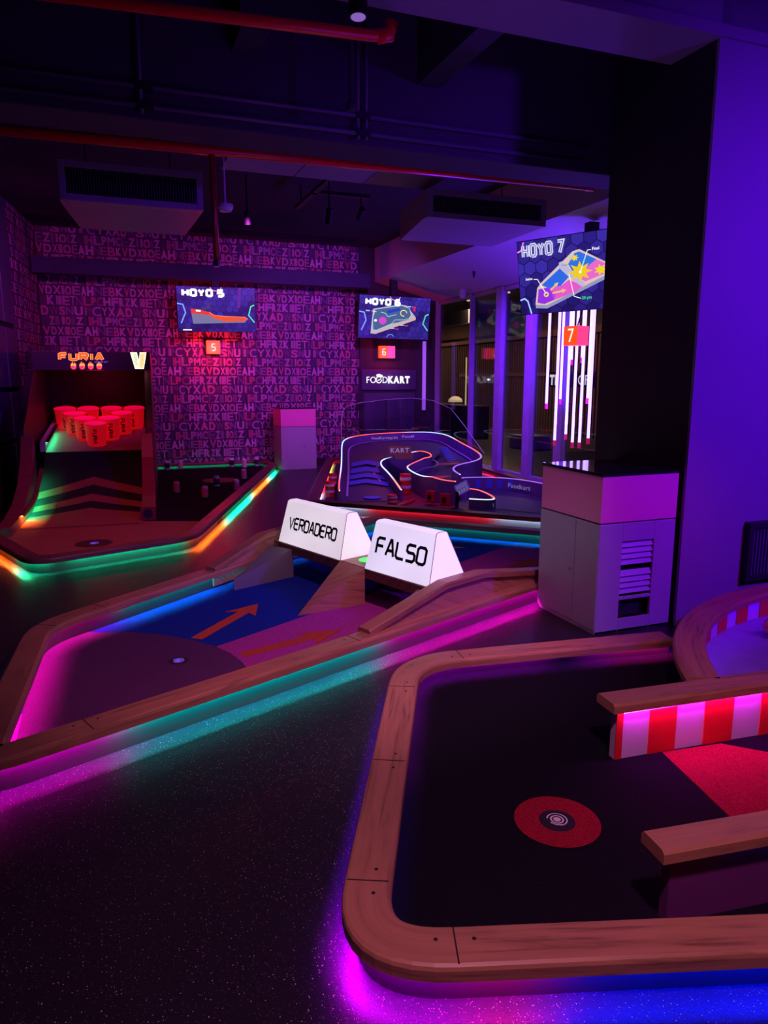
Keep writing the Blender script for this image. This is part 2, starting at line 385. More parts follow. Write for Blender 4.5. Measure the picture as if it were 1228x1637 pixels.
# ------------------------------------------------------------------ glyphs
GLY = {}
def glyph(ch, bold=0):
    if (ch, bold) in GLY: return GLY[(ch, bold)]
    cu = bpy.data.curves.new('g', 'FONT'); cu.body = ch; cu.size = 1; cu.offset = bold; cu.resolution_u = 3
    o = bpy.data.objects.new('g', cu); COL.objects.link(o)
    dg = bpy.context.evaluated_depsgraph_get(); me = bpy.data.meshes.new_from_object(o.evaluated_get(dg))
    vs_ = [(v.co.x, v.co.y) for v in me.vertices]; fs = [list(p.vertices) for p in me.polygons]
    bpy.data.objects.remove(o); bpy.data.curves.remove(cu); bpy.data.meshes.remove(me)
    if not vs_: r = ([], [], 0, 0, 1)
    else:
        xs = [v[0] for v in vs_]; ys = [v[1] for v in vs_]; r = (vs_, fs, min(xs), max(xs), max(ys))
    GLY[(ch, bold)] = r; return r
STROKE = {  # squared display letters on a 4 x 6 grid
 'V': [[(0, 6), (2, 0), (4, 6)]], 'E': [[(4, 6), (.8, 6), (0, 5.2), (0, .8), (.8, 0), (4, 0)], [(.4, 3.1), (3.6, 3.1)]],
 'R': [[(0, 0), (0, 6), (3.3, 6), (4, 5.3), (4, 3.7), (3.3, 3), (.6, 3)], [(2, 3), (4, 0)]],
 'D': [[(0, 0), (0, 6), (3, 6), (4, 5), (4, 1), (3, 0), (0, 0)]], 'A': [[(0, 0), (1.7, 6), (2.3, 6), (4, 0)], [(1, 2), (3.2, 2)]],
 'O': [[(.8, 0), (0, .8), (0, 5.2), (.8, 6), (3.2, 6), (4, 5.2), (4, .8), (3.2, 0), (.8, 0)]],
 'F': [[(0, 0), (0, 5.2), (.8, 6), (4, 6)], [(0, 3), (3.4, 3)]], 'L': [[(0, 6), (0, .8), (.8, 0), (4, 0)]],
 'S': [[(4, 6), (.8, 6), (0, 5.3), (0, 3.7), (.8, 3.1), (3.2, 3.1), (4, 2.4), (4, .8), (3.2, 0), (0, 0)]],
 'H': [[(0, 0), (0, 6)], [(4, 0), (4, 6)], [(0, 3), (4, 3)]], 'Y': [[(0, 6), (2, 3), (4, 6)], [(2, 3), (2, 0)]],
 'U': [[(0, 6), (0, .8), (.8, 0), (3.2, 0), (4, .8), (4, 6)]], 'I': [[(2, 0), (2, 6)]], '7': [[(0, 6), (4, 6), (1.4, 0)]],
 '5': [[(4, 6), (.3, 6), (0, 3.3), (3, 3.3), (4, 2.4), (4, .9), (3, 0), (0, 0)]], 'N': [[(0, 0), (0, 6), (4, 0), (4, 6)]],
 '6': [[(4, 6), (1, 6), (0, 5), (0, .8), (.8, 0), (3.2, 0), (4, .8), (4, 2.4), (3.2, 3.1), (0, 3.1)]],
 '8': [[(.8, 0), (0, .8), (0, 2.4), (.8, 3.1), (0, 3.8), (0, 5.2), (.8, 6), (3.2, 6), (4, 5.2), (4, 3.8), (3.2, 3.1), (4, 2.4), (4, .8), (3.2, 0), (.8, 0)], [(.8, 3.1), (3.2, 3.1)]],
 'T': [[(0, 6), (4, 6)], [(2, 6), (2, 0)]], 'C': [[(4, 6), (.8, 6), (0, 5.2), (0, .8), (.8, 0), (4, 0)]], 'G': [[(4, 6), (.8, 6), (0, 5.2), (0, .8), (.8, 0), (4, 0), (4, 3), (2.4, 3)]],
 'K': [[(0, 0), (0, 6)], [(4, 6), (.6, 3), (4, 0)]],
}
class Art:
    """flat artwork on a surface: 2D layers a hair apart, mapped on a frame"""
    def __init__(s, origin, ux, uy, gap=.0012):
        s.o = Vector(origin); s.x = Vector(ux).normalized(); s.y = Vector(uy).normalized(); s.n = s.x.cross(s.y); s.gap = gap; s.m = MB()
    def P(s, p, l): return s.o+s.x*p[0]+s.y*p[1]+s.n*(s.gap*l)
    def poly(s, pts, col, l=0, mi=0): s.m.face([s.P(p, l) for p in pts], col, mi=mi)
    def rect(s, x0, y0, x1, y1, col, l=0): s.poly([(x0, y0), (x1, y0), (x1, y1), (x0, y1)], col, l)
    def line(s, pts, w, col, l=0, closed=False):
        pts = [Vector(p) for p in pts]; q = list(range(len(pts) if closed else len(pts)-1))
        nrm = []
        for i in range(len(pts)):
            a = pts[i-1] if (closed or i) else pts[i]; c = pts[(i+1) % len(pts)] if (closed or i < len(pts)-1) else pts[i]
            d1 = pts[i]-a; d2 = c-pts[i]
            if d1.length < 1e-9: d1 = d2
            if d2.length < 1e-9: d2 = d1
            d1 = d1.normalized(); d2 = d2.normalized(); t = d1+d2
            t = t.normalized() if t.length > .1 else d1
            nrm.append(Vector((-t.y, t.x))/max(.5, t.dot(d1)))
        for i in q:
            j = (i+1) % len(pts); a, b = pts[i], pts[j]; na, nb = nrm[i]*w/2, nrm[j]*w/2
            s.poly([a-na, b-nb, b+nb, a+na], col, l)
    def disc(s, c, rx, ry, col, l=0, n=24, a0=0): s.poly([(c[0]+rx*math.cos(2*math.pi*k/n+a0), c[1]+ry*math.sin(2*math.pi*k/n+a0)) for k in range(n)], col, l)
    def star(s, c, r, col, l=0, n=7, ry=None): 
        ry = ry or r
        for k in range(n):
            a = 2*math.pi*k/n; b = math.pi/n
            s.poly([c, (c[0]+r*.5*math.cos(a-b), c[1]+ry*.5*math.sin(a-b)), (c[0]+r*math.cos(a), c[1]+ry*math.sin(a)), (c[0]+r*.5*math.cos(a+b), c[1]+ry*.5*math.sin(a+b))], col, l)
    def text(s, t, x, y, h, col, l=0, bold=0, sx=1, slant=0, width=None):
        sc = h/.73
        if width:
            tot = sum((glyph(c, bold)[3]+.05 if c != ' ' else .3) for c in t); sx = width/(tot*sc)
        for c in t:
            vs_, fs, x0, x1, y1 = glyph(c, bold)
            for f in fs: s.poly([(x+(vs_[i][0])*sc*sx+slant*vs_[i][1]*sc, y+vs_[i][1]*sc) for i in f], col, l)
            x += (x1+.05 if vs_ else .3)*sc*sx
        return x
    def stroke(s, t, x, y, h, w, col, l=0, cw=None, gap=None, slant=0, inline=None):
        cw = cw or h*.62; gap = gap if gap is not None else h*.25; dl = 0
        for c in t:
            if c == ' ': x += cw*.7; continue
            wid = cw if c != 'I' else cw*.3
            for k, st in enumerate(STROKE[c]):
                pts = [(x+(p[0]/4*cw if c != 'I' else wid/2)+slant*p[1]/6*h, y+p[1]/6*h) for p in st]
                s.line(pts, w, col, l+dl*.12, closed=False)
                if inline: s.line(pts, w*.22, inline, l+2)
                dl += 1
            x += wid+gap
        return x
    def build(s, name, m, parent=None, kind=None): return s.m.build(name, m, parent, fix=False, kind=kind)

# ================================================================== THE ROOM
fl = MB().bb(-3, 16, -3, 13, -.1, 0).build('floor', floor_mat(), kind='structure')
SPRAY = mat('sprayed_ceiling', (.055, .05, .06), .95, .1, bump=1, bscale=22, noise=.5, nscale=12)
DARKW = mat('dark_wall_paint', (.05, .045, .055), .8, .2)
COLM = mat('matt_grey_wall_paint', (.26, .25, .28), .75, .25, noise=.2, nscale=1.2)
BEAMM = mat('dark_beam_paint', (.065, .06, .075), .75, .2)
MB().bb(-3, 6.2, -3, 13, 3.9, 4.05).build('ceiling', SPRAY, kind='structure')
MB().bb(-3, 4.5, 13, 13.12, 0, 3.9).bb(4.5, 6.05, 12.98, 13.12, 0, 3.9).build('wall_back', DARKW, kind='structure')
MB().prism([(-.86, 13.1), (-1.0, 13.1), (-2.35, 2.0), (-2.21, 2.0)], 0, 3.9).build('wall_left', DARKW, kind='structure')
# wall stub (column) on the right, its sides darker than the grey front board
wr = MB().bb(3.3, 6.4, 3.44, 4.32, 0, 3.9).build('wall_right', mat('dark_column_sides', (.022, .02, .026), .55, .3), kind='structure')
OFF['wall_right'] = Vector(); MB().bb(3.3, 6.4, 3.42, 3.44, 0, 3.9).build('front_board', COLM, wr, kind='structure')
MB().bb(-3, 6.2, 4.62, 4.97, 3.0, 3.9).build('trim_1', BEAMM, kind='structure', bevel=.008)      # long cross beam
MB().bb(-3, 6.4, 3.42, 3.80, 3.4, 3.9).bb(-3, 6.4, 3.40, 3.42, 3.4, 3.46).build('trim_2', COLM, kind='structure')      # near beam
MB().bb(2.0, 2.16, 3.8, 4.62, 3.4, 3.9).build('trim_3', BEAMM, kind='structure')
MB().bb(.82, .98, 4.3, 4.62, 3.42, 3.9).build('trim_4', BEAMM, kind='structure')
# dropped violet soffit along the glazing
MB().extrude([(4.8, 4.4, 3.31), (6.14, 4.4, 2.98), (6.14, 4.4, 3.9), (4.8, 4.4, 3.9)], (0, 8.6, 0)).build('trim_5', mat('soffit_paint', (.42, .40, .44), .8, .2), kind='structure')
MB().bb(-.9, 4.5, 12.4, 12.7, 3.12, 3.36).build('trim_6', mat('blue_black_beam', (.04, .045, .085), .7, .2), kind='structure', bevel=.006)
MB().bb(-.3, 4.45, 12.93, 13, 0, .09).build('baseboard_back', BLACKP, kind='structure')

# letter wallpaper --------------------------------------------------
ROWS = ['MCEZ|JQIZ JHLP', 'VDXIQEAHNEBK', 'FRZKJIETNLPCH', 'DWSNUJ*CYXA']
PERIOD, RH = 1.27, .158
def letters(O, ux, width, z0, z1, rnd):
    art = Art(O, ux, (0, 0, 1), .0015)
    pal_bg = [(.055, .03, .085), (.075, .035, .10), (.04, .025, .065), (.09, .035, .09), (.07, .045, .14), (.09, .025, .065)]
    pal_hi = [(.52, .26, .48), (.44, .22, .40), (.60, .30, .55), (.46, .10, .22), (.52, .15, .32), (.38, .20, .40)]
    pal_fg = [(.55, .25, .48), (.42, .20, .40), (.30, .13, .30), (.21, .10, .26), (.60, .30, .55), (.50, .12, .28), (.25, .16, .38), (.19, .09, .22), (.46, .18, .36)]
    nrow = int((z1-z0)/RH)+1
    styles = {}
    for r in range(nrow):
        row = ROWS[(3-r) % 4]; y = z0+r*RH
        if y > z1-.05: break
        ws = [(.5 if c in '|*I J' else 1.0) + .25*((i*7+r) % 3) for i, c in enumerate(row)]; tot = sum(ws)
        x = -((r % 2)*.21) % PERIOD-PERIOD
        while x < width:
            for i, c in enumerate(row):
                cw = ws[i]/tot*PERIOD; a, b = max(0, x), min(width, x+cw)
                key = ((3-r) % 4, i)
                if key not in styles: big = c in 'MZKPFRDSUVQAHLJ'; styles[key] = (rnd.choice(pal_bg), rnd.choice(pal_hi if big else pal_fg), rnd.uniform(.80, .94), .05 if big else rnd.choice((.01, .03)))
                bg, fg, hh, bold = styles[key]
                if b-a > .01: art.rect(a+.002, y+.003, b-.002, y+RH-.003, bg, 0)
                if x >= 0 and x+cw <= width and c != ' ':
                    vs_, fs, gx0, gx1, gy1 = glyph(c, bold); h = RH*hh; w = cw*.90
                    for f in fs: art.poly([(x+cw*.05+(vs_[k][0]-gx0)/(gx1-gx0)*w, y+(RH-h)/2+max(0, vs_[k][1])/gy1*h) for k in f], fg, 1)
                x += cw
    return art
LETM = vcol_paint('letter_print', .55, .3, .35, 9)
WB = bpy.data.objects['wall_back']; WL = bpy.data.objects['wall_left']
OFF['wall_back'] = Vector(); OFF['wall_left'] = Vector()
rnd = random.Random(11)
letters((-.86, 12.995, .02), (1, 0, 0), 5.36, 0, 3.85, rnd).build('letter_wallpaper', LETM, WB, kind='structure')
d = Vector((1.35, 11.1, 0)).normalized()
wl0 = Vector((-.86, 13.1, 0))-d*1.98
nrm_in = Vector((d.y, -d.x, 0))
letters(wl0+nrm_in*.006+Vector((0, 0, .02)), d, 1.88, 0, 3.85, rnd).build('letter_wallpaper', LETM, WL, kind='structure')
# dark panelled stretch of the left wall, nearer the camera
mb = MB(); ang = math.atan2(d.y, d.x)
for k in range(14):
    p = wl0-d*(.33+k*.62)+nrm_in*.03
    for zi, (za, zb) in enumerate(((.02, .72), (.78, 1.38), (1.44, 2.2), (2.26, 3.86))):
        mb.box((p.x, p.y, (za+zb)/2), (.56, .05, zb-za), ang)
mb.build('wall_panel', mat('navy_panel', (.05, .055, .11), .45, .4), WL, kind='structure', bevel=.006)

# glazing along the right -------------------------------------------
MULL = mat('mullion_metal', (.42, .40, .45), .5, noise=.35, nscale=9)
ys = [4.34, 5.9, 7.25, 8.75, 9.6, 10.52, 11.5, 12.9]
for i in range(len(ys)-1):
    a, b = ys[i], ys[i+1]; wd = .05
    w = MB().bb(6.05, 6.15, a+.06, b-.06, 0, .07).bb(6.05, 6.15, a+.06, b-.06, 2.93, 2.99)
    mw = .09 if i < 5 else .02
    w.bb(6.015, 6.12, b-mw, b+mw, 0, 3.0)
    o = w.build('window_%d' % (i+1), MULL, kind='structure')
    MB().bb(6.09, 6.105, a+.05, b-.05, .07, 2.95).build('glass_pane', GLASSD, o, kind='structure')
# concourse beyond the glass
MB().bb(6.2, 16, -3, 30, 3.7, 3.8).build('trim_7', mat('mall_ceiling', (.12, .11, .12), .8), kind='structure')
MB().bb(6.2, 16, 13, 30, -.1, 0).build('trim_8', mat('mall_floor', (.10, .09, .08), .3, .5), kind='structure')
mb = MB()
for k in range(150): mb.bb(11.9, 12.0, 9+k*.14, 9.07+k*.14, 0, 2.7)
mb.bb(12, 12.1, 6, 30, 0, 3.7)
mb.build('wall_outside', mat('brown_slats', (.16, .09, .055), .6), kind='structure')
MB().bb(6.2, 12, 29.9, 30, 0, 3.7).build('trim_9', mat('mall_end_wall', (.08, .08, .09), .7), kind='structure')
lamp('concourse_lamp', 'AREA', (9.5, 17, 3.5), (9.5, 17, 0), (1, .66, .40), 90, 1.0)
lamp('concourse_lamp_far', 'AREA', (10, 24, 3.5), (10, 24, 0), (1, .68, .42), 70, 1.0)
tag(MB().bb(11.86, 11.9, 16.2, 23.4, 1.62, 1.72).bb(11.8, 11.9, 13.6, 26, 2.72, 2.9).build('slat_wall_cornice', mat('copper_band', (.30, .12, .06), .5)), 'copper coloured band above the brown slats beyond the glass', 'wall trim')

# ================================================================== NEAR HOLE (black turf, red ring)
BL, MG, PK, VI, NB, RD = (.0, .012, 1.6), (1.0, .0, 1.35), (1.3, .01, .55), (.30, 0, 1.1), (0, .0, .28), (1.4, .02, .06)
CY, GR, OR, WH, DK, TEAL = (.0, .85, .85), (.006, 1.05, .40), (1.15, .115, .006), (.75, .95, 1.3), (0, 0, 0), (0, .9, .8)
def dim(c, k): return tuple(x*k for x in c)
ZT = .13
h8 = thing('golf_hole', 'near golf hole of black turf with red ring inside a low oak kerb glowing purple', 'minigolf hole', (1.6, 2.0, 0))
h8_out = [(2.88, 3.10), (1.33, 3.30, .33), (.41, 1.47, .33), (3.6, .45)]
p8 = offset(rounded(h8_out, False), .065, False)
kerb(h8, p8, False, ZT,
     [(2.8, 3.1, dim(VI, .4)), (1.5, 3.2, dim(VI, .45)), (1.1, 2.75, dim(VI, .42)), (.7, 2.0, dim(VI, .6)), (.55, 1.75, dim(MG, .9)), (.8, 1.36, dim(PK, .95)), (.96, 1.30, BL), (1.25, 1.21, BL), (1.31, 1.19, dim(BL, .55)), (1.36, 1.17, BL)],
     [(2.85, 3.0, dim(PK, 1.4)), (2.45, 3.05, dim(MG, .8)), (2.28, 3.05, dim(NB, .6)), (2.12, 3.1, dim(MG, .75)), (1.4, 3.0, dim(MG, .55)), (1.15, 2.7, dim(MG, .28)), (.95, 2.3, dim(NB, .55)), (.6, 1.6, dim(NB, .5)), (.8, 1.4, DK)],
     [(1.66, 3.2), (1.2, 2.95), (.86, 2.35), (.56, 1.78), (.73, 1.41), (1.9, .95)])
inner8 = [q for q in p8]+[(3.6, 2.03), (2.30, 2.13)]+[(3.85+1.775*math.cos(R(x)), 1.39+1.775*math.sin(R(x))) for x in range(153, 119, -3)]
MB().prism(inner8, .004, .035).build('turf', BLACKTURF, h8)
RT = turf('red_turf', (.33, .010, .034))
def ring_poly(c, r0, r1, z, mb, n=48, col=(1, 1, 1)):
    for k in range(n):
        a, b = 2*math.pi*k/n, 2*math.pi*(k+1)/n
        mb.face([(c[0]+r0*math.cos(a), c[1]+r0*math.sin(a), z), (c[0]+r1*math.cos(a), c[1]+r1*math.sin(a), z), (c[0]+r1*math.cos(b), c[1]+r1*math.sin(b), z), (c[0]+r0*math.cos(b), c[1]+r0*math.sin(b), z)], col)
mb = MB(); ring_poly((1.375, 1.90), .062, .148, .0375, mb); plabel(mb.build('tee_ring', RT, h8), 'red ring on the black turf')
mb = MB(); ring_poly((1.375, 1.90), 0, .062, .038, mb, 32); mb.build('tee_mat', mat('black_rubber', (.01, .01, .012), .6), h8)
def tee_emblem(root, c, z, r, m, rz=0):
    a = Art((c[0], c[1], z), (math.cos(rz), math.sin(rz), 0), (-math.sin(rz), math.cos(rz), 0), .0006)
    col = (1, 1, 1)
    a.line([(r*.62*math.cos(t*.2618), r*.62*math.sin(t*.2618)) for t in range(24)], r*.16, col, 0, True)
    a.line([(r*math.cos(t*.2), r*math.sin(t*.2)) for t in range(-9, 14)], r*.13, col, 0)
    a.disc((0, 0), r*.38, r*.38, col, 0); a.line([(-r*.9, -r*.2), (-r*.55, -r*.75), (0, -r*.95)], r*.16, col, 0)
    return a.build('tee_emblem', m, root)
WHP = mat('white_print', (.8, .78, .85), .5)
tee_emblem(h8, (1.378, 1.905), .0386, .034, WHP)
MB().prism([(2.05, 2.14), (1.955, 1.70), (1.93, 1.3), (2.42, 1.2), (2.46, 1.98), (2.33, 2.11)], .033, .0378).build('red_turf_patch', RT, h8)
# striped partition with an oak cap
STR_R, STR_W = mat('red_panel', (.72, .012, .02), .5), mat('white_panel', (.62, .46, .70), .5)
def obox(mb, a, b, w, z0, z1, col=(1, 1, 1)):
    a = Vector(a); b = Vector(b); t = (b-a).normalized(); n = Vector((-t.y, t.x))*w/2
    mb.prism([a-n, b-n, b+n, a+n], z0, z1, col)
def capboard(root, a, b, w, z0, z1, name='oak_cap'):
    a = Vector(a); b = Vector(b)
    k = 12; path = [tuple(a+(b-a)*i/k) for i in range(k+1)]; w2 = w/2
    prof = [(-w2, z0), (-w2, z1-.01), (-w2+.01, z1), (w2-.01, z1), (w2, z1-.01), (w2, z0)]
    return MB().sweep(path, prof, False, [(1, .97, .95)]*(k+1)).build(name, OAK, root)
A = Vector((1.83, 2.185)); B = Vector((3.1, 2.085)); t = (B-A).normalized()
sp = MB(); obox(sp, A, B, .035, .035, .25); pr = sp.build('striped_partition', STR_W, h8); plabel(pr, 'red and white striped partition board')
rs = MB(); s = 0.0; edges = [(0, .03), (.155, .285), (.425, .57), (.715, .86), (1.0, 1.14)]
nrm = Vector((-t.y, t.x))
for e0, e1 in edges: obox(rs, A+t*e0-nrm*.0195, A+t*e1-nrm*.0195, .005, .036, .25)
rs.build_split('red_stripe', STR_R, pr)
capboard(h8, A-t*.035+nrm*.012, B, .125, .25, .29)
ls = MB(); pA = [tuple(A+t*(.02+i*.06)-nrm*.037) for i in range(20)]
ls.sweep(pA, [(-.004, .243), (.004, .243), (.004, .248), (-.004, .248)], False, [(1.1, .02, 1.1)]*20).build('cap_light_strip', vcol_emit('cap_glow', 60.0), h8)
A2 = Vector((1.385, 1.40)); B2 = Vector((3.0, 1.21)); t2 = (B2-A2).normalized(); n2 = Vector((-t2.y, t2.x))
b2 = MB(); obox(b2, A2, B2, .035, .035, .25); b2.build('plain_partition', mat('plum_board', (.17, .025, .20), .6), h8)
capboard(h8, A2-t2*.045+n2*.005, B2, .105, .25, .29)
pB = [tuple(A2+t2*(.15+i*.06)-n2*.034) for i in range(14)]
MB().sweep(pB, [(-.004, .243), (.004, .243), (.004, .248), (-.004, .248)], False, [dim((.08, 0, 1), .1+.06*i) for i in range(14)]).build('cap_light_strip', vcol_emit('cap_glow_faint', 3.5), h8)

# raised bowl ------------------------------------------------------
bw = thing('putting_bowl', 'raised round putting bowl with wide oak rim and red and white striped inside wall', 'minigolf obstacle', (3.6, 2.7, 0))
BC = (3.85, 1.39); BR = 1.735
def arc(r, a0, a1, n): return [(BC[0]+r*math.cos(a0+(a1-a0)*i/n), BC[1]+r*math.sin(a0+(a1-a0)*i/n)) for i in range(n+1)]
a0, a1 = R(151.5), R(62)
arcp = arc(BR, a1, a0, 60)     # counter-clockwise, centre on the left
rc = [(.92, .9, .88)]*61
MB().sweep(arcp, [(-.075, .25), (-.075, .278), (-.065, .29), (.065, .29), (.075, .278), (.075, .25)], False, rc).build('oak_rim', OAK, bw)
MB().sweep(arcp, [(-.03, .002), (.02, .002), (.02, .25), (-.03, .25)], False).build('outer_wall', mat('indigo_board', (.10, .09, .30), .5), bw)
MB().sweep(arc(BR-.03, a1, a0, 60), [(.0, .13), (.004, .13), (.004, .25), (0, .25)], False).build('inner_wall', STR_W, bw)
mb = MB(); st = a0-R(4)
while st > a1+R(3):
    mb.sweep(arc(BR-.036, st-R(4.1), st, 6), [(0, .131), (.003, .131), (.003, .235), (0, .235)], False); st -= R(8.2)
mb.build_split('red_stripe', STR_R, bw)
bf = arc(BR-.03, a1, a0, 40)
MB().prism([(p[0], p[1]) for p in bf]+[(2.37, 2.165), (4.62, 1.99)], .10, .13).build('bowl_floor', mat('pale_speckled_board', (.30, .24, .45), .5, noise=.45, nscale=9), bw)
MB().sweep(arc(BR-.055, a1, a0, 60), [(0, .244), (.008, .244), (.008, .249), (0, .249)], False, [dim((.12, .0, 1.1), .8) if i > 12 else (.5, 0, .7) for i in range(61)]).build('inner_light_strip', vcol_emit('bowl_glow', 14.0), bw)
bp_ = MB().lathe([(.0, .002), (.02, .004), (.05, .022), (.062, .055), (.055, .085), (.03, .105), (0, .11)], (3.405, 2.79, .131), 28)
ob = bp_.build('striped_ball', PAINT, smooth=True)
for p in ob.data.polygons:
    c = p.center; v = (c.z-.13)*150+1.2*math.sin(c.x*40); k = (1, .45, .25) if math.sin(v*1.3) > 0 else (.02, .015, .02)
    for li in p.loop_indices: ob.data.color_attributes['Col'].data[li].color = (*k, 1)
tag(ob, 'orange and black striped ball lying in the round putting bowl', 'ball')

# ================================================================== QUIZ HOLE (two lit sign boxes)
h7 = thing('golf_hole', 'golf hole with blue and pink turf lanes passing under two lit sign boxes', 'minigolf hole', (1.8, 4.6, 0))
h7_out = [(-.60, 2.76, .26), (4.64, 4.91, .25), (2.53, 6.92, .25), (-.50, 4.456, .24)]
p7 = offset(rounded(h7_out, True), .065, True)
MGT = (1.25, .0, .75)
kerb(h7, p7, True, .15,
     [(-.62, 4.2, dim(TEAL, .2)), (-.6, 3.3, dim(PK, .6)), (-.55, 2.9, (1.3, 0, .95)), (.03, 3.02, CY), (1.40, 3.56, MGT), (2.9, 4.2, MGT), (3.3, 4.4, dim(MGT, .2)), (4.6, 4.95, RD), (2.7, 6.8, dim(MG, .25)), (1, 5.6, dim(MG, .15))],
     [(-.45, 3.0, dim(PK, .1)), (-.2, 3.0, DK), (2.3, 3.9, DK), (3.4, 4.5, TEAL), (4.5, 4.9, TEAL), (2.5, 6.7, TEAL), (.95, 5.5, dim(CY, 1.1)), (-.02, 4.72, (1.4, 0, .62)), (-.48, 4.3, (1.4, 0, .62))],
     [(-.12, 3.0), (-.45, 4.42), (-.15, 4.72), (1.2, 3.5), (2.6, 6.8), (.6, 5.3), (3.6, 5.9)])
i7 = p7
u7 = Vector((.929, .370)); v7 = Vector((-.346, .938))
P0, P1, P2, P3 = Vector((1.23, 5.56)), Vector((1.50, 4.78)), Vector((1.59, 4.51)), Vector((1.812, 3.935))
tip = Vector((1.09, 4.43)); TZ = .016
PT, BT, MT = turf('pink_turf', (.42, .04, .33)), turf('blue_turf', (.010, .030, .34)), turf('plum_turf', (.11, .03, .13), .7)
def clip(poly, p, n):     # keep the side where (q-p).n >= 0
    out = []; p = Vector(p); n = Vector(n)
    for i in range(len(poly)):
        a, b = Vector(poly[i]), Vector(poly[(i+1) % len(poly)]); da, db = (a-p).dot(n), (b-p).dot(n)
        if da >= 0: out.append(tuple(a))
        if (da >= 0) != (db >= 0): out.append(tuple(a+(b-a)*da/(da-db)))
    return out
MB().prism(i7, .002, .012).build('base_board', WHITEK, h7)
q0, q1 = Vector((.51, 4.06)), Vector((1.545, 4.64)); far = Vector((3.55, 5.95))
ax = (q1-q0); nl = Vector((-ax.y, ax.x))
# lane boundary: tee -> middle of the bridge -> far rail
left = clip(i7, q0, nl); right = clip(i7, q0, -nl)
MB().prism(left, .011, TZ).build('blue_turf_lane', BT, h7)
MB().prism(right, .011, TZ).build('pink_turf_lane', PT, h7)
arcp7 = [(-.25, 4.63), (-.13, 4.56), (.06, 4.49), (.24, 4.37), (.40, 4.21), (.51, 4.06), (.575, 3.92), (.61, 3.78), (.63, 3.60), (.63, 3.42), (.61, 3.28)]
tee = clip(clip(i7, (-.25, 4.63), (-1, .8)), (.6, 3.3), (1, -.9))
bnd = [(-.46, 4.40), (-.38, 4.51)]+arcp7[:-1]+[(.60, 3.34), (.2, 3.17), (-.12, 3.05), (-.3, 3.01), (-.45, 3.06)]
MB().prism(bnd, TZ-.001, TZ+.0025).build('plum_turf_mat', MT, h7)
def arrow(root, a, b, sw, hw, hl, z, m, name='arrow_marking'):
    a, b = Vector(a), Vector(b); t = (b-a).normalized(); n = Vector((-t.y, t.x)); h = b-t*hl; k = h+t*hl*.18
    MB().prism([a-n*sw, k-n*sw, h-n*hw, b, h+n*hw, k+n*sw, a+n*sw], TZ-.001, z).build(name, m, root)
OT, OT2 = turf('orange_turf', (.62, .09, .05), .5), turf('rust_turf', (.50, .07, .04), .7)
arrow(h7, (.42, 4.235), (.90, 4.775), .038, .115, .23, TZ+.0025, OT)
arrow(h7, (.63, 3.875), (1.28, 4.075), .038, .115, .26, TZ+.0025, OT2)
arrow(h7, (2.85, 4.93), (3.5, 5.15), .06, .17, .3, TZ+.0025, OT2)
mb = MB(); ring_poly((.285, 3.915), 0, .055, TZ+.0036, mb, 28); mb.build('tee_mat', mat('black_rubber'), h7)
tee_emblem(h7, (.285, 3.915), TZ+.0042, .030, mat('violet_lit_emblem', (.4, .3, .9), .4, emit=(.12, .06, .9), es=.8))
# far star markings
a = Art((2.7, 5.9, TZ+.003), (.93, .37, 0), (-.37, .93, 0)); a.star((0, 0), .35, (.8, .55, .05), 0, 8); a.build('star_marking', turf('yellow_turf', (.6, .45, .05)), h7)
# bridge under the boxes
BZ = .27
br = MB()
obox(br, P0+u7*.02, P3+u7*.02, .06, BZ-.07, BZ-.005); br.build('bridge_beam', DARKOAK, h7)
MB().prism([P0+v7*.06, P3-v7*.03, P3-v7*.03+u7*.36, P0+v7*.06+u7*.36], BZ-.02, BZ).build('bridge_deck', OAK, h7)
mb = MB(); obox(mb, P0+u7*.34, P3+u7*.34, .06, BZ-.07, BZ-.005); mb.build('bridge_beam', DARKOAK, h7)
# divider wedge between the lanes
def wedge(tp, a, b, name):
    m = MB(); m.mesh([(tp[0], tp[1], TZ), (a[0], a[1], BZ), (b[0], b[1], BZ), (a[0], a[1], TZ-.005), (b[0], b[1], TZ-.005)],
                     [(0, 2, 1), (0, 1, 3), (0, 4, 2), (1, 2, 4, 3), (0, 3, 4)]); return m.build(name, OAK, h7)
wedge(tip, P1, P2, 'divider_wedge')
wedge(tip+u7*1.30, P2+u7*.36, P1+u7*.36, 'divider_wedge')
# side boards rising to the bridge, both banks, both ways
def sideboard(a, top, b, wall_n):
    a, top, b = Vector(a), Vector(top), Vector(b); pts = [a, top, top+(b-a).normalized()*.36, b]; zz = [.135, BZ+.012, BZ+.012, .135]
    m = MB(); n = len(pts); w = .03; tt = (b-a).normalized(); nn = Vector((-tt.y, tt.x))
    for i in range(n-1):
        p, q = pts[i], pts[i+1]
        m.mesh([(*(p-nn*w), .03), (*(q-nn*w), .03), (*(q+nn*w), .03), (*(p+nn*w), .03), (*(p-nn*w), zz[i]), (*(q-nn*w), zz[i+1]), (*(q+nn*w), zz[i+1]), (*(p+nn*w), zz[i])],
               [(0, 1, 2, 3), (4, 7, 6, 5), (0, 4, 5, 1), (2, 6, 7, 3), (1, 5, 6, 2), (0, 3, 7, 4)])
    bd = m.build('side_board', OAK, h7)
    path = []; zs = []
    for i in range(n-1):
        for j in range(8):
            k = j/8; path.append(tuple(pts[i]+(pts[i+1]-pts[i])*k)); zs.append(zz[i]+(zz[i+1]-zz[i])*k)
    path.append(tuple(pts[-1])); zs.append(zz[-1])
    MB().sweep(path, [(-.05, 0), (-.05, .03), (-.042, .038), (.042, .038), (.05, .03), (.05, 0)], False, [(.8, .78, .76)]*len(path), zs=zs).build('oak_cap', OAK, bd)
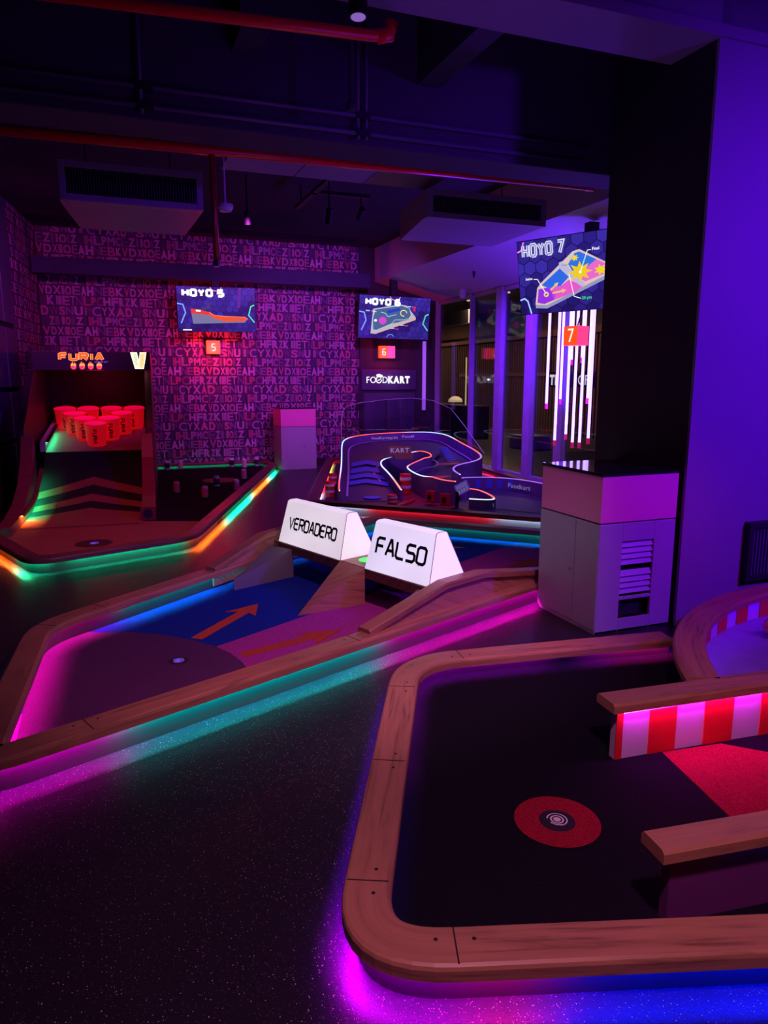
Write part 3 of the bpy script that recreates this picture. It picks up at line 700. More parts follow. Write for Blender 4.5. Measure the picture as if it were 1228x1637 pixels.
# lower bank follows the near rail; upper bank follows the far-left rail
nr0 = Vector((-.19, 2.93))+Vector((-.379, .925))*.095; nrd = Vector((.925, .379))
P3b = nr0+nrd*((P3-nr0).dot(nrd))
sideboard(nr0+nrd*1.62, P3b+nrd*.04, nr0+nrd*3.55, 1)
ur0 = Vector((-.5, 4.456))+Vector((.63, -.776))*.075; urd = Vector((.776, .63))
P0b = ur0+urd*((P0-ur0).dot(urd))
sideboard(ur0+urd*1.42, P0b+urd*.0, ur0+urd*3.3, 1)
# pale guide panels beside the lanes
GP = mat('grey_guide_panel', (.17, .16, .19), .6)
def guide(a, b, c, z1):
    m = MB(); m.mesh([(*a, TZ), (*b, TZ), (*c, z1), (*a, TZ+.085), (*b, z1)], [(0, 1, 4, 3), (3, 4, 2), (0, 3, 2), (1, 2, 4)]); m.build('guide_panel', GP, h7)
guide((.80, 5.16), tuple(P0-v7*.20), tuple(P0+u7*-.08+v7*.02), BZ-.03)
guide(tuple(nr0+nrd*1.75+Vector((-.03, .07))), tuple(P3+v7*.10), tuple(P3-u7*.05-v7*.02), BZ-.03)
# glowing green target between the boxes
mb = MB(); gc = (P1+P2)/2+u7*.17; ring_poly(gc, 0, .085, BZ+.004, mb, 28); plabel(mb.build('lit_target', mat('green_glow', (.05, .5, .05), .4, emit=(.02, .85, .03), es=1.1), h7), 'glowing green target disc')
# the two lit sign boxes ------------------------------------------
def box_mat(name, col, es):
    m = mat(name, (.8, .8, .82), .4); nt = m.node_tree; b = nt.nodes['Principled BSDF']
    tc = nt.nodes.new('ShaderNodeTexCoord'); n = nt.nodes.new('ShaderNodeTexNoise'); n.inputs['Scale'].default_value = 2.2; n.inputs['Detail'].default_value = 1
    nt.links.new(tc.outputs['Object'], n.inputs['Vector']); r = nt.nodes.new('ShaderNodeValToRGB')
    r.color_ramp.elements[0].position = .3; r.color_ramp.elements[1].position = .7
    r.color_ramp.elements[0].color = (*[c*.82 for c in col], 1); r.color_ramp.elements[1].color = (*col, 1)
    nt.links.new(n.outputs['Fac'], r.inputs[0]); nt.links.new(r.outputs[0], b.inputs['Emission Color']); b.inputs['Emission Strength'].default_value = es
    return m
LB1, LB2 = box_mat('lit_opal_acrylic', (.84, .76, .86), .84), box_mat('lit_opal_acrylic_cool', (.78, .75, 1.0), .86)
INK = mat('black_vinyl', (.008, .008, .01), .5)
def signbox(a, b, word, label, m, th):
    a, b = Vector(a), Vector(b); L = (b-a).length; t = (b-a)/L; root = thing('sign_box', label, 'lit sign', (a.x, a.y, BZ), 'lit answer boxes on the bridge')
    H = .33; sec = [(.0, 0), (.085, H-.01), (.105, H), (.165, H), (.185, H-.01), (.345, 0)]
    e = .025
    pts0 = [(*(a+u7*s_+t*(e*z_/H)), BZ+.001+z_) for s_, z_ in sec]; pts1 = [(*(b+u7*s_-t*(e*z_/H)), BZ+.001+z_) for s_, z_ in sec]; n = len(sec)
    mb = MB(); mb.mesh(pts0+pts1, [list(range(n)), list(range(n, 2*n))[::-1]]+[(i, n+i, n+(i+1) % n, (i+1) % n) for i in range(n)])
    body = mb.build('box_body', m, root)
    ux = Vector((*t, 0)); uy = Vector((u7.x*.085, u7.y*.085, H)).normalized()
    nn = ux.cross(uy); o = Vector((*a, BZ+.001))
    if nn.dot(Vector((*u7, 0))) > 0: nn = -nn
    art = Art(o+nn*.002, ux, uy, .0004)
    if art.n.dot(nn) < 0: art.n = nn
    k = len(word); h = th; cw = (L*.74)/(k+.28*(k-1)); art.stroke(word, L*.13, .125, h, h*.20, (0, 0, 0), 0, cw=cw, gap=cw*.30, slant=.0)
    art.build('lettering', INK, root)
    # corner seams
    sm = MB()
    for q in (pts1,):
        sm.tube([q[0], q[1]], .0022, 5); sm.tube([q[1], q[2]], .0022, 5); sm.tube([q[4], q[5]], .0022, 5); sm.tube([q[2], q[3]], .0022, 5)
    sm.build('corner_seam', mat('pink_seam', (.45, .2, .4), .5), body)
    return root
signbox(P0, P1, 'VERDADERO', 'white lit trapezoid box reading VERDADERO on the oak bridge', LB1, .085)
signbox(P2, P3, 'FALSO', 'white lit trapezoid box reading FALSO on the oak bridge', LB2, .105)

# ================================================================== RACE TRACK HOLE
h6 = thing('race_track', 'raised mini race track hole with neon edged walls and a clear screen behind', 'minigolf hole', (4, 9.5, 0))
h6_out = [(2.14, 8.12, .12), (5.2, 5.16, .2), (5.72, 10.1), (5.78, 12.6, .2), (3.72, 12.6, .2)]
p6 = offset(rounded(h6_out, True), .065, True)
kerb(h6, p6, True, .14,
     [(2.2, 8.1, WH), (2.72, 7.6, RD), (3.80, 6.52, WH), (4.4, 5.95, RD), (5.3, 5.6, dim(RD, .6)), (5.7, 12, dim(RD, .4)), (3.6, 12.5, dim(WH, .3)), (2.6, 9.4, dim(WH, .25))],
     [(2.2, 8.2, WH), (2.6, 7.7, dim(RD, .5)), (5.2, 5.4, RD), (5.6, 9.5, RD), (5.6, 12.5, dim(RD, .5)), (3.55, 12.2, (.9, .8, .1)), (3.1, 10.9, RD), (2.52, 9.15, WH)],
     [(2.3, 7.9), (3.9, 6.5), (3.0, 10.4), (5.6, 9)], wmat=DARKOAK)
MB().prism(p6, .003, .055).build('base_board', mat('dark_track_board', (.05, .035, .08), .5), h6)
def dval(p): return p[0]*.347+p[1]*.938
def zdeck(p): return .205+.05*(dval(p)-8.33)
def zramp(p):
    d_ = dval(p); r = .062+.0836*(d_-8.87); r = max(r, .062)
    k = min(1, max(0, (d_-10.4)/1.4)); return r*(1-k)+zdeck(p)*k
outer = [(2.62, 8.35), (2.72, 8.7), (3.17, 9.98), (3.56, 11.2), (3.80, 11.75), (4.16, 12.10), (4.6, 12.22), (5.22, 12.21), (5.55, 12.07), (5.66, 11.7), (5.58, 11.2), (5.43, 10.61), (5.26, 9.79), (5.10, 9.3), (4.95, 9.05), (4.73, 8.85), (4.43, 8.70), (4.25, 8.52), (4.15, 8.30), (4.10, 8.02)]
island = [(3.36, 8.15), (3.50, 8.75), (3.60, 9.25), (3.66, 9.65), (3.76, 9.93), (3.95, 10.05), (4.26, 10.09), (4.42, 10.06), (4.48, 9.9), (4.46, 9.68), (4.36, 9.44), (4.20, 9.35), (3.98, 9.35), (3.88, 9.25), (3.72, 8.4), (3.70, 8.0), (3.74, 7.75), (3.84, 7.62)]
DECK = mat('violet_track', (.065, .045, .13), .45, .4); WALLP = mat('violet_wall_panel', (.16, .10, .30), .45, .4)
# deck surface: strips between outer wall and island
def strip(name, la, lb, za, zb, m, thick=.02):
    mb = MB(); n = len(la)
    for i in range(n-1):
        mb.face([(*la[i], za(la[i])), (*la[i+1], za(la[i+1])), (*lb[i+1], zb(lb[i+1])), (*lb[i], zb(lb[i]))])
    return mb.build(name, m, h6)
def resample(path, n):
    L = [0]
    for i in range(1, len(path)): L.append(L[-1]+math.dist(path[i], path[i-1]))
    out = []
    for k in range(n):
        s_ = L[-1]*k/(n-1); i = max(j for j in range(len(L)) if L[j] <= s_+1e-9); i = min(i, len(path)-2)
        q = (s_-L[i])/max(1e-9, L[i+1]-L[i]); out.append(tuple(Vector(path[i])*(1-q)+Vector(path[i+1])*q))
    return out
def smoothp(path, it=2):
    for _ in range(it):
        out = [path[0]]
        for i in range(len(path)-1):
            a_, b_ = Vector(path[i]), Vector(path[i+1]); out += [tuple(a_*.75+b_*.25), tuple(a_*.25+b_*.75)]
        out.append(path[-1]); path = out
    return path
so, si = smoothp(outer), smoothp(island)
def blendz(p): # ramp on the left lane, deck elsewhere
    lat = p[0]*.938-p[1]*.347   # distance across the lanes
    k = min(1, max(0, (lat-.35)/.35)); return zramp(p)*(1-k)+zdeck(p)*k
strip('track_deck', resample(so, 90), resample(si, 90), blendz, blendz, DECK)
def trackwall(name, path, h, zb, ledcols, w=.02, zf=blendz):
    mb = MB(); zs = [zf(p)+h for p in path]
    n = len(path); base = []
    L = offset(path, w, False); Rr = offset(path, -w, False)
    for i in range(n-1):
        for a_, b_ in ((L[i], L[i+1]), (Rr[i], Rr[i+1])):
            mb.face([(*a_, zb), (*b_, zb), (*b_, zs[i+1]), (*a_, zs[i])])
        mb.face([(*L[i], zs[i]), (*L[i+1], zs[i+1]), (*Rr[i+1], zs[i+1]), (*Rr[i], zs[i])])
    for i in (0, n-1): mb.face([(*L[i], zb), (*Rr[i], zb), (*Rr[i], zs[i]), (*L[i], zs[i])])
    o = mb.build(name, WALLP, h6)
    if ledcols:
        cl = colour_path(path, ledcols)
        MB().sweep(path, [(-.007, .0), (.007, .0), (.007, .008), (-.007, .008)], False, cl, zs=zs).build('neon_edge', vcol_emit('neon_edge_glow', 1.6), o)
    return o
NW, NR, NWd = (.55, .80, 1.2), (1.5, .12, .10), (.30, .12, .75)
ow = trackwall('outer_barrier', so, .13, .055, [(2.62, 8.35, NR), (3.05, 9.6, NW), (3.95, 11.95, NR), (5.2, 12.2, NW), (5.55, 11.0, NR), (5.15, 9.4, NWd), (4.1, 8.0, NWd)])
iw = trackwall('island_barrier', si, .13, .055, [(3.36, 8.15, (1.4, .35, .15)), (3.55, 9.0, NW), (3.95, 10.05, DK), (4.22, 10.09, NW), (4.40, 10.06, NR), (4.0, 9.35, NR), (3.9, 9.27, NW), (3.70, 8.05, NR)])
# start lane markings: chevrons, edge lines, start disc
CH = mat('blue_print', (.08, .12, .85), .5); LAV = mat('lavender_line', (.7, .5, .95), .5); ORP = mat('orange_print', (.95, .18, .08), .5)
ax_d = Vector((.347, .938)); ax_n = Vector((.938, -.347)); lane0 = Vector((2.66, 8.42))
def lp(s_, x): return lane0+ax_d*s_+ax_n*x
mb = MB(); LW = .60
for k in range(4):
    s0 = .72+k*.37; hh = .235; tipd = .20
    for x0, x1 in ((.07, LW/2), (LW/2, LW)):
        f = lambda x: s0+tipd*(1-abs(x-LW/2)/(LW/2))
        q = [lp(f(x0), x0), lp(f(x1), x1), lp(f(x1)+hh, x1), lp(f(x0)+hh, x0)]
        mb.face([(*p, blendz(p)+.018) for p in q])
mb.build_split('chevron_marking', CH, h6)
mb = MB(); ring_poly((3.07, 8.42), 0, .115, .078, mb, 30); mb.build('start_disc', CH, h6)
mb = MB()
lo = offset(resample(so, 80), -.09, False); lo2 = offset(resample(so, 80), -.115, False)
for i in range(2, 70): mb.face([(*lo[i], blendz(lo[i])+.014), (*lo[i+1], blendz(lo[i+1])+.014), (*lo2[i+1], blendz(lo2[i+1])+.014), (*lo2[i], blendz(lo2[i])+.014)])
li = offset(resample(si, 80), .09, False); li2 = offset(resample(si, 80), .115, False)
for i in range(12, 60): mb.face([(*li[i], blendz(li[i])+.014), (*li[i+1], blendz(li[i+1])+.014), (*li2[i+1], blendz(li2[i+1])+.014), (*li2[i], blendz(li2[i])+.014)])
mb.build_split('edge_line', LAV, h6)
mb = MB()
for c0, rr in (((4.62, 9.42), .13), ((4.02, 8.52), .13)):
    for j in range(3):
        q = [Vector(c0)+ax_n*(x-.12*0)+ax_d*y for x, y in ((-rr*1.6, -.06+j*.06), (rr*.4+j*.05, -.05+j*.06), (rr*1.5, .02+j*.05), (-rr*1.2+j*.06, -.03+j*.06))]
        mb.face([(*p, zdeck(p)+.016) for p in q])
mb.build_split('flame_marking', ORP, h6)
mb = MB()
for k in range(8):
    p = Vector((5.33, 10.9))-ax_d*.22*k*.9; q = [p, p-ax_n*.14+ax_d*.05, p-ax_n*.14-ax_d*.03, p-ax_d*.09]
    mb.face([(*x, zdeck(x)+.016) for x in q])
for k in range(4):
    pass
mb.build_split('kerb_marking', CH, h6)
# blue blocks printed on the inside of the barrier
mb = MB()
for i in range(50, 62, 2):
    pth = offset(resample(so, 80), -.022, False); a_, b_ = pth[i], pth[i+1]
    mb.face([(*a_, blendz(a_)+.02), (*b_, blendz(b_)+.02), (*b_, blendz(b_)+.12), (*a_, blendz(a_)+.12)])
mb.build_split('barrier_print', CH, ow)
# lettering on the barrier wall, facing the camera
for k, (tx, pos, dirv) in enumerate((('FoodKartingLife', (4.42, 12.165), (1, .03, 0)), ('FoodKarting', (5.02, 12.185), (1, -.02, 0)))):
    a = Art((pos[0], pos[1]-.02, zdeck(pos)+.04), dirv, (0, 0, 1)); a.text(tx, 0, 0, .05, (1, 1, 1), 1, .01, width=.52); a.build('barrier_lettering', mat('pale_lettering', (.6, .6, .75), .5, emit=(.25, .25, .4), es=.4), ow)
# lower lane on the right
RW = smoothp([(4.30, 8.62), (4.62, 8.72), (5.0, 8.5), (5.18, 8.1), (5.22, 7.4), (5.2, 6.3)], 2)
rw = trackwall('outer_barrier', RW, .16, .055, [(4.3, 8.6, NWd), (5.2, 6.3, NWd)], zf=lambda p: .06)
mb = MB()
for i in range(5, 12, 2):
    pth = offset(resample(RW, 40), -.022, False); a_, b_ = pth[i], pth[i+1]
    mb.face([(*a_, .08), (*b_, .08), (*b_, .2), (*a_, .2)])
mb.build_split('barrier_print', CH, rw)
a = Art((5.01, 8.38, .11), (.28, -.96, 0), (0, 0, 1)); a.text('Foodkart', 0, 0, .06, (1, 1, 1), 1, .01, width=.4); a.build('barrier_lettering', MATS['pale_lettering'], rw)
a = Art((5.165, 7.5, .11), (.05, -1, 0), (0, 0, 1)); a.text('Foodkart', 0, 0, .06, (1, 1, 1), 1, .01, width=.4); a.build('barrier_lettering', MATS['pale_lettering'], rw)
MB().prism([(4.0, 7.5), (4.9, 6.2), (5.2, 6.2), (5.2, 7.4), (5.1, 8.1), (4.95, 8.5), (4.6, 8.7), (4.25, 8.5)], .05, .06).build('lower_lane', DECK, h6)
ri = smoothp([(4.28, 8.15), (4.36, 8.0), (4.30, 7.6), (4.22, 7.34), (4.14, 7.27), (4.05, 7.3), (3.92, 7.42)], 2)
rj = trackwall('corner_barrier', ri, .10, .055, [(4.28, 8.15, NR), (4.2, 7.32, (.7, 1.0, .7))], zf=lambda p: .06)
a = Art((4.13, 7.215, .085), (.55, .83, 0), (0, 0, 1)); a.text('Food', -.1, 0, .06, (1, 1, 1), 1, .01, width=.2); a.build('barrier_lettering', MATS['pale_lettering'], rj)
# red floor with two holes, ball return boxes
MB().prism([(3.2, 8.3), (3.3, 7.3), (3.95, 6.9), (3.86, 7.55), (3.74, 8.2), (3.86, 9.2), (3.72, 9.4), (3.4, 8.3)], .052, .058).build('red_floor', mat('red_board', (.30, .015, .04), .5), h6)
mb = MB()
for c0 in ((3.56, 7.72), (3.74, 7.40)): ring_poly(c0, 0, .075, .0595, mb, 24)
mb.build_split('cup_hole', BLACKP, h6)
RB = mat('red_box_paint', (.75, .02, .03), .45)
for (x, y, r_) in ((3.655, 7.92, -1.15), (3.725, 7.66, -1.0)):
    mb = MB().box((x, y, .135), (.13, .05, .13), r_); b_ = mb.build('goal_box', RB, h6)
    nx, ny = math.sin(r_), -math.cos(r_)
    if nx*(-x)+ny*(-y) < 0: nx, ny = -nx, -ny
    c3 = Vector((x+nx*.028, y+ny*.028, .125)); tx = Vector((-ny, nx, 0))
    m2 = MB(); m2.face([c3+tx*.035*math.cos(k*.3927)+Vector((0, 0, .035*math.sin(k*.3927))) for k in range(16)]); m2.build('goal_hole', BLACKP, b_)
MB().box((3.98, 9.72, .52), (.34, .03, .13), -.35).box((4.02, 9.66, .44), (.26, .08, .08), -.35).build('tunnel_sign', mat('brown_timber_board', (.34, .16, .09), .6), h6)
a = Art((3.84, 9.75, .49), (.94, -.34, 0), (0, 0, 1)); a.text('KART', 0, 0, .07, (1, 1, 1), 1, .02, width=.28); a.build('sign_lettering', MATS['pale_lettering'], h6)
mb = MB(); mb.tube([(3.13, 7.72, .075), (3.42, 7.98, .075), (3.5, 8.1, .075)], .022, 8); mb.build('red_rail', RB, h6)
# little sign on a post
fp = thing('track_sign', 'small white sign on a black post at the front of the race track', 'sign', (3.78, 7.46, .058))
MB().bb(3.765, 3.795, 7.445, 7.475, .058, .34).build('post', BLACKP, fp)
a3 = Vector((3.79, 7.45, .20)); sx = Vector((.90, -.10, .42)).normalized(); sy = Vector((-.2, -.1, 1)); sy = (sy-sx*sy.dot(sx)).normalized(); sn = sx.cross(sy)
MB().extrude([a3, a3+sx*.165, a3+sx*.165+sy*.13, a3+sy*.13], sn*-.012).build('sign_board', mat('emissive_sign_board', (.25, .18, .55), .5, emit=(.12, .06, .45), es=.5), fp)  # board is no lamp; emission put in to brighten its violet
a = Art(a3+sn*.001, sx, sy); a.text('FOOD', .015, .075, .042, (1, 1, 1), 1, .03, width=.135); a.text('KART', .015, .018, .042, (1, 1, 1), 1, .03, width=.135); a.build('sign_lettering', MATS['pale_lettering'], fp)
# clear screen round the back of the track
gb = [(3.36, 10.6), (3.62, 11.35), (3.86, 11.86), (4.2, 12.15), (4.75, 12.27), (5.25, 12.26), (5.6, 12.12), (5.72, 11.6), (5.55, 10.8), (5.2, 9.4)]
gt_ = [.62, 1.0, 1.08, 1.13, 1.18, 1.20, 1.16, 1.03, .82, .46]
mb = MB()
for i in range(len(gb)-1):
    p, q = gb[i], gb[i+1]; z0a, z0b = blendz(p)+.13, blendz(q)+.13
    mb.face([(*p, z0a), (*q, z0b), (*q, max(gt_[i+1], z0b+.01)), (*p, max(gt_[i], z0a+.01))])
gs = mb.build('clear_screen', ACRYL, h6)
so_ = gs.modifiers.new('thick', 'SOLIDIFY'); so_.thickness = .008
MB().tube([(*gb[i], gt_[i]) for i in range(len(gb))], .0035, 6).build('screen_edge', mat('edge_highlight', (.7, .75, .8), .2, emit=(.35, .4, .5), es=.05), gs)  # bright rim highlight put in as faint emission
mb = MB()
for i in (2, 4, 6, 7): mb.tube([(*gb[i], blendz(gb[i])+.1), (*gb[i], gt_[i])], .008, 6)
mb.build_split('screen_joint', CHAR, gs)
# barrels
def barrel(loc, h, r, label, tilt=0):
    root = thing('barrel', label, 'barrel', loc, 'red and white toy barrels round the race track')
    prof = [(0, 0), (r*.94, 0), (r, h*.03)]
    for k in range(1, 4): prof += [(r, h*k/3-.012), (r*1.05, h*k/3-.006), (r*1.05, h*k/3), (r, h*k/3+.004)] if k < 3 else []
    prof += [(r, h*.97), (r*.95, h), (r*.9, h-.006), (0, h-.006)]
    mb = MB().lathe(prof, loc, 24); o = mb.build('drum', mat('red_drum', (.95, .015, .03), .4), root, smooth=False)
    m2 = MB()
    for k0 in ((.30, .44), (.70, .84)): m2.lathe([(r+.001, h*k0[0]), (r*1.055, h*k0[0]+.001), (r*1.055, h*k0[1]-.001), (r+.001, h*k0[1])], loc, 24)
    m2.build_split('white_band', mat('white_band_paint', (.9, .85, .92), .4), root)
barrel((3.61, 8.62, .059), .27, .072, 'tall red and white barrel in the middle of the race track')
barrel((3.15, 7.93, .056), .125, .058, 'short red and white barrel beside the start disc')
barrel((2.625, 8.78, .056), .20, .058, 'red and white barrel outside the left neon wall, front')
barrel((2.885, 9.5, .056), .20, .058, 'red barrel outside the left neon wall, farther back')

# ================================================================== CUP TOSS HOLE WITH CANS
h5 = thing('golf_hole', 'far left golf hole of maroon turf and oak kerb glowing green and orange', 'minigolf hole', (.5, 9, 0))
h5_out = [(2.62, 12.9), (.72, 6.68, .22)][::-1]
h5_path = [(.62, 12.72), (2.60, 12.72), (2.68, 12.12), (.70, 6.66, .24), (-.64, 6.16, .24), (-1.26, 7.75)]
h5_path = h5_path[::-1]
p5 = offset(rounded(h5_path, False), .065, False)
kerb(h5, p5, False, .13,
     [(-1.2, 7.6, OR), (-.80, 6.62, GR), (-.46, 6.27, DK), (-.33, 6.29, GR), (.66, 6.68, OR), (1.22, 8.1, GR), (1.85, 9.9, OR), (2.40, 11.35, GR)],
     [(-1.2, 7.6, GR), (-1.0, 7.2, OR), (-.75, 6.7, dim(RD, .3)), (0, 6.4, DK), (.6, 6.7, dim(RD, .5)), (1.0, 7.6, dim(RD, .1)), (2.3, 11.5, dim(GR, .5)), (2.55, 12.6, GR), (.6, 12.6, GR)],
     [(.3, 6.5), (-.5, 6.3), (1.0, 7.5), (1.9, 10)], wmat=DARKOAK)
MAR = turf('tan_turf', (.30, .14, .08), .4)
mb = MB().prism([q for q in p5 if q[1] < 7.73]+[(.30, 7.98), (.30, 8.6), (-.95, 8.6)], .004, .05); mb.build('maroon_turf', MAR, h5)
MB().prism([(1.05, 7.72), (2.62, 12.2), (2.55, 12.68), (.62, 12.68), (.40, 8.0)], .004, .05).build('black_turf', BLACKTURF, h5)
mb = MB(); ring_poly((1.54, 10.86), 0, .27, .053, mb, 32); mb.build('target_disc', MAR, h5)
mb = MB(); ring_poly((-.18, 7.03), 0, .165, .0525, mb, 32); mb.build('tee_mat', MATS['black_rubber'], h5)
tee_emblem(h5, (-.18, 7.03), .0532, .04, MATS['violet_lit_emblem'])
MB().bb(.62, 2.54, 12.645, 12.655, .05, .112).build('back_glow_board', WHITEK, h5)  # white strip added on the back kerb to catch the green light
# cans
def can(loc, label, lie=False, k=0):
    root = thing('drink_can', label, 'can', loc, 'small drink cans standing on the black turf')
    r, h = .042, .15
    MB().lathe([(0, 0), (r*.8, 0), (r, .01), (r, h-.02), (r*.78, h-.004), (r*.78, h), (r*.7, h-.004), (0, h-.004)], loc, 18).build('can_shell', [mat('silver_can', (.62, .6, .64), .3), mat('white_can', (.75, .75, .8), .35)][k % 2], root, smooth=False)
    c = [(.85, .25, .28), (.03, .03, .04), (.75, .6, .45)][k % 3]
    MB().lathe([(r+.0012, .03), (r+.0012, .115)], loc, 18).build('can_label', mat('can_print_%d' % (k % 3), c, .4), root)
for i, (x, y, l) in enumerate(((.82, 9.86, 'silver and red can nearest the ramp on the black turf'), (1.12, 9.31, 'nearest can of the black turf, alone at the front'), (1.40, 10.24, 'can standing just in front of the maroon target disc'), (1.60, 9.80, 'dark can beside the right kerb, nearest of that side'), (1.90, 10.9, 'bright red lit can near the right kerb'),
        (.90, 12.45, 'dark can at the left end of the green lit back kerb'), (1.12, 12.5, 'pale can, second from left at the green lit back kerb'), (1.98, 12.5, 'dark can in the middle of the green lit back kerb'), (2.16, 12.3, 'pale can just behind the red can at the back'), (2.40, 12.45, 'dark can at the right end of the green lit back kerb'))):
    can((x, y, .052), l, k=[0, 0, 1, 3, 0, 4, 2, 1, 5, 4][i])

# the cup toss machine, turned a little: local axes
MO = Vector((-.3, 8.0)); MV = Vector((.0698, .9976)); MU = Vector((.9976, -.0698))
def ml(x, y, z): p = MO+MU*x+MV*y; return (p.x, p.y, z)
mc = thing('cup_toss_machine', 'tall dark arcade ramp machine with lit red sign above big red cups', 'arcade machine', ml(0, 1.5, 0))
MAROONP = mat('maroon_paint', (.22, .02, .035), .45, .4); BLK = mat('satin_black', (.018, .015, .02), .5, .4)
def lbox(mb, x0, x1, y0, y1, z0, z1):
    vs_ = [ml(x, y, z) for x in (x0, x1) for y in (y0, y1) for z in (z0, z1)]
    mb.mesh(vs_, [(0, 1, 3, 2), (4, 6, 7, 5), (0, 4, 5, 1), (2, 3, 7, 6), (0, 2, 6, 4), (1, 5, 7, 3)]); return mb
def lprof(mb, prof, x0, x1):
    a_ = [ml(x0, y, z) for y, z in prof]; mb.extrude(a_, Vector(ml(x1, 0, 0))-Vector(ml(x0, 0, 0))); return mb
def zr(y): 
    q = max(0, min(1, (y-.45)/1.65)); return .052+.57*q*q
# ramp
N = 28; mb = MB()
for i in range(N):
    y0, y1 = .40+1.7*i/N, .40+1.7*(i+1)/N
    mb.face([ml(-.6, y0, zr(y0)), ml(.6, y0, zr(y0)), ml(.6, y1, zr(y1)), ml(-.6, y1, zr(y1))])
mb.build('ramp_turf', turf('ramp_black_turf', (.03, .03, .035)), mc)
mb = MB()
for (s0, s1) in ((-.1, .54), (.76, .95), (1.16, 1.33)):
    for sx_ in (-1, 1):
        for j in range(6):
            x0, x1 = sx_*.595*j/6, sx_*.595*(j+1)/6
            f = lambda x, s_: s_+.30*(1-abs(x)/.6) if s_ > 0 else s_
            kk = 6
            for e in range(kk):
                g = lambda x, e: f(x, s0)+(f(x, s1)-f(x, s0))*e/kk
                q = [(x0, g(x0, e)), (x1, g(x1, e)), (x1, g(x1, e+1)), (x0, g(x0, e+1))]
                mb.face([ml(x, y, zr(y)+.004) for x, y in q])
mb.build_split('chevron_marking', MAR, mc)
bprof = [(-.42, .05), (-.42, .135), (.0, .16), (.45, .22), (.85, .36), (1.15, .60), (1.32, .86), (1.42, 1.0), (1.75, 1.22), (2.4, 1.66), (2.4, 1.90), (3.9, 1.90), (3.9, .05)]
def taper(side):
    x0, x1 = (.6, .74) if side > 0 else (-.74, -.6)
    return x0, x1
x0, x1 = taper(-1); lprof(MB(), [(-.42, .0), (-.42, .135), (.0, .15), (.45, .22), (.85, .38), (1.15, .62), (1.32, .90), (1.32, .0)], x0, x1).build('side_board', DARKOAK, mc, bevel=.008)
x0, x1 = taper(1); lprof(MB(), [(.14, .0), (.14, .17), (.5, .25), (.85, .38), (1.15, .62), (1.32, .90), (1.32, .0)], x0-.01, x1-.01).build('side_board', MAROONP, mc, bevel=.008)
lprof(MB(), [(1.32, .0), (1.32, .97), (1.75, 1.22), (2.4, 1.66), (2.4, 1.90), (3.9, 1.90), (3.9, .0)], -.78, -.70).build('side_panel', BLK, mc, bevel=.006)
lprof(MB(), [(1.32, .0), (1.32, .97), (1.75, 1.22), (2.4, 1.66), (2.4, 1.90), (3.9, 1.90), (3.9, .0)], .66, .74).build('side_panel', MAROONP, mc, bevel=.006)
lbox(MB(), -.7, .66, 3.8, 3.9, .0, 1.88).build('back_panel', BLK, mc)
lbox(MB(), .575, .735, .04, .14, .05, .20).build('ball_return', MAROONP, mc, bevel=.006)
mb = MB(); c0 = (.655, .037, .125); mb.face([ml(c0[0]+.05*math.cos(k*.2618), c0[1], c0[2]+.05*math.sin(k*.2618)) for k in range(24)]); mb.build('return_hole', BLACKP, mc)
hd = lbox(MB(), -.78, .74, 2.40, 2.62, 1.66, 1.90).build('header', mat('navy_black', (.02, .016, .035), .5), mc, bevel=.006)
lbox(MB(), -.70, .66, 2.62, 3.8, 1.86, 1.90).build('canopy', BLK, mc)
# sloping cup shelf
mb = MB(); mb.face([ml(-.6, 2.1, .62), ml(.6, 2.1, .62), ml(.62, 3.8, .926), ml(-.62, 3.8, .926)]); mb.face([ml(-.6, 2.1, .62), ml(.6, 2.1, .62), ml(.6, 2.1, .585), ml(-.6, 2.1, .585)])
mb.build('cup_shelf', mat('shelf_paint', (.30, .26, .22), .5), mc)
mb = MB(); lprof(mb, [(2.1, .63), (2.1, .75), (3.75, 1.0), (3.75, .87)], -.66, -.60); mb.build('shelf_side', mat('pale_shelf_side', (.45, .42, .38), .5), mc)
mb = MB()
P_ = [ml(-.59, .1+i*.1, zr(.1+i*.1)+.10+(.03 if i > 10 else 0)) for i in range(20)]
cl = [OR if i < 3 else GR for i in range(20)]
for i in range(15):
    a_, b_ = Vector(P_[i]), Vector(P_[i+1]); c_ = [cl[i], cl[i+1], cl[i+1], cl[i]]
    mb.face([a_, b_, b_+Vector((.006, 0, 0)), a_+Vector((.006, 0, 0))], [dim(x, max(1.5, 9-.55*i)) for x in c_])
mb.build('ramp_light_strip', LEDI, mc)
mb = MB()
for i in range(15):
    a_, b_ = Vector(P_[i]), Vector(P_[i+1]); q = Vector((-.02, 0, .006)); e_ = Vector((.045, 0, .0))
    mb.mesh([a_+q, b_+q, b_+q+e_, a_+q+e_, a_+q+Vector((0, 0, .012)), b_+q+Vector((0, 0, .012)), b_+q+e_+Vector((0, 0, .012)), a_+q+e_+Vector((0, 0, .012))], [(0, 1, 2, 3), (4, 7, 6, 5), (0, 4, 5, 1), (2, 6, 7, 3)])
    mb.face([a_+q+e_, b_+q+e_, b_+q+e_-Vector((0, 0, .016)), a_+q+e_-Vector((0, 0, .016))])
mb.build('strip_cover_lip', DARKOAK, mc)  # lip added over the ramp strip to hide its glare from above
mb = MB(); mb.face([ml(-.598, 2.2, .74), ml(-.598, 3.1, .89), ml(-.585, 3.1, .89), ml(-.585, 2.2, .74)], GR); mb.build('shelf_light_strip', vcol_emit('shelf_glow', 30), mc)
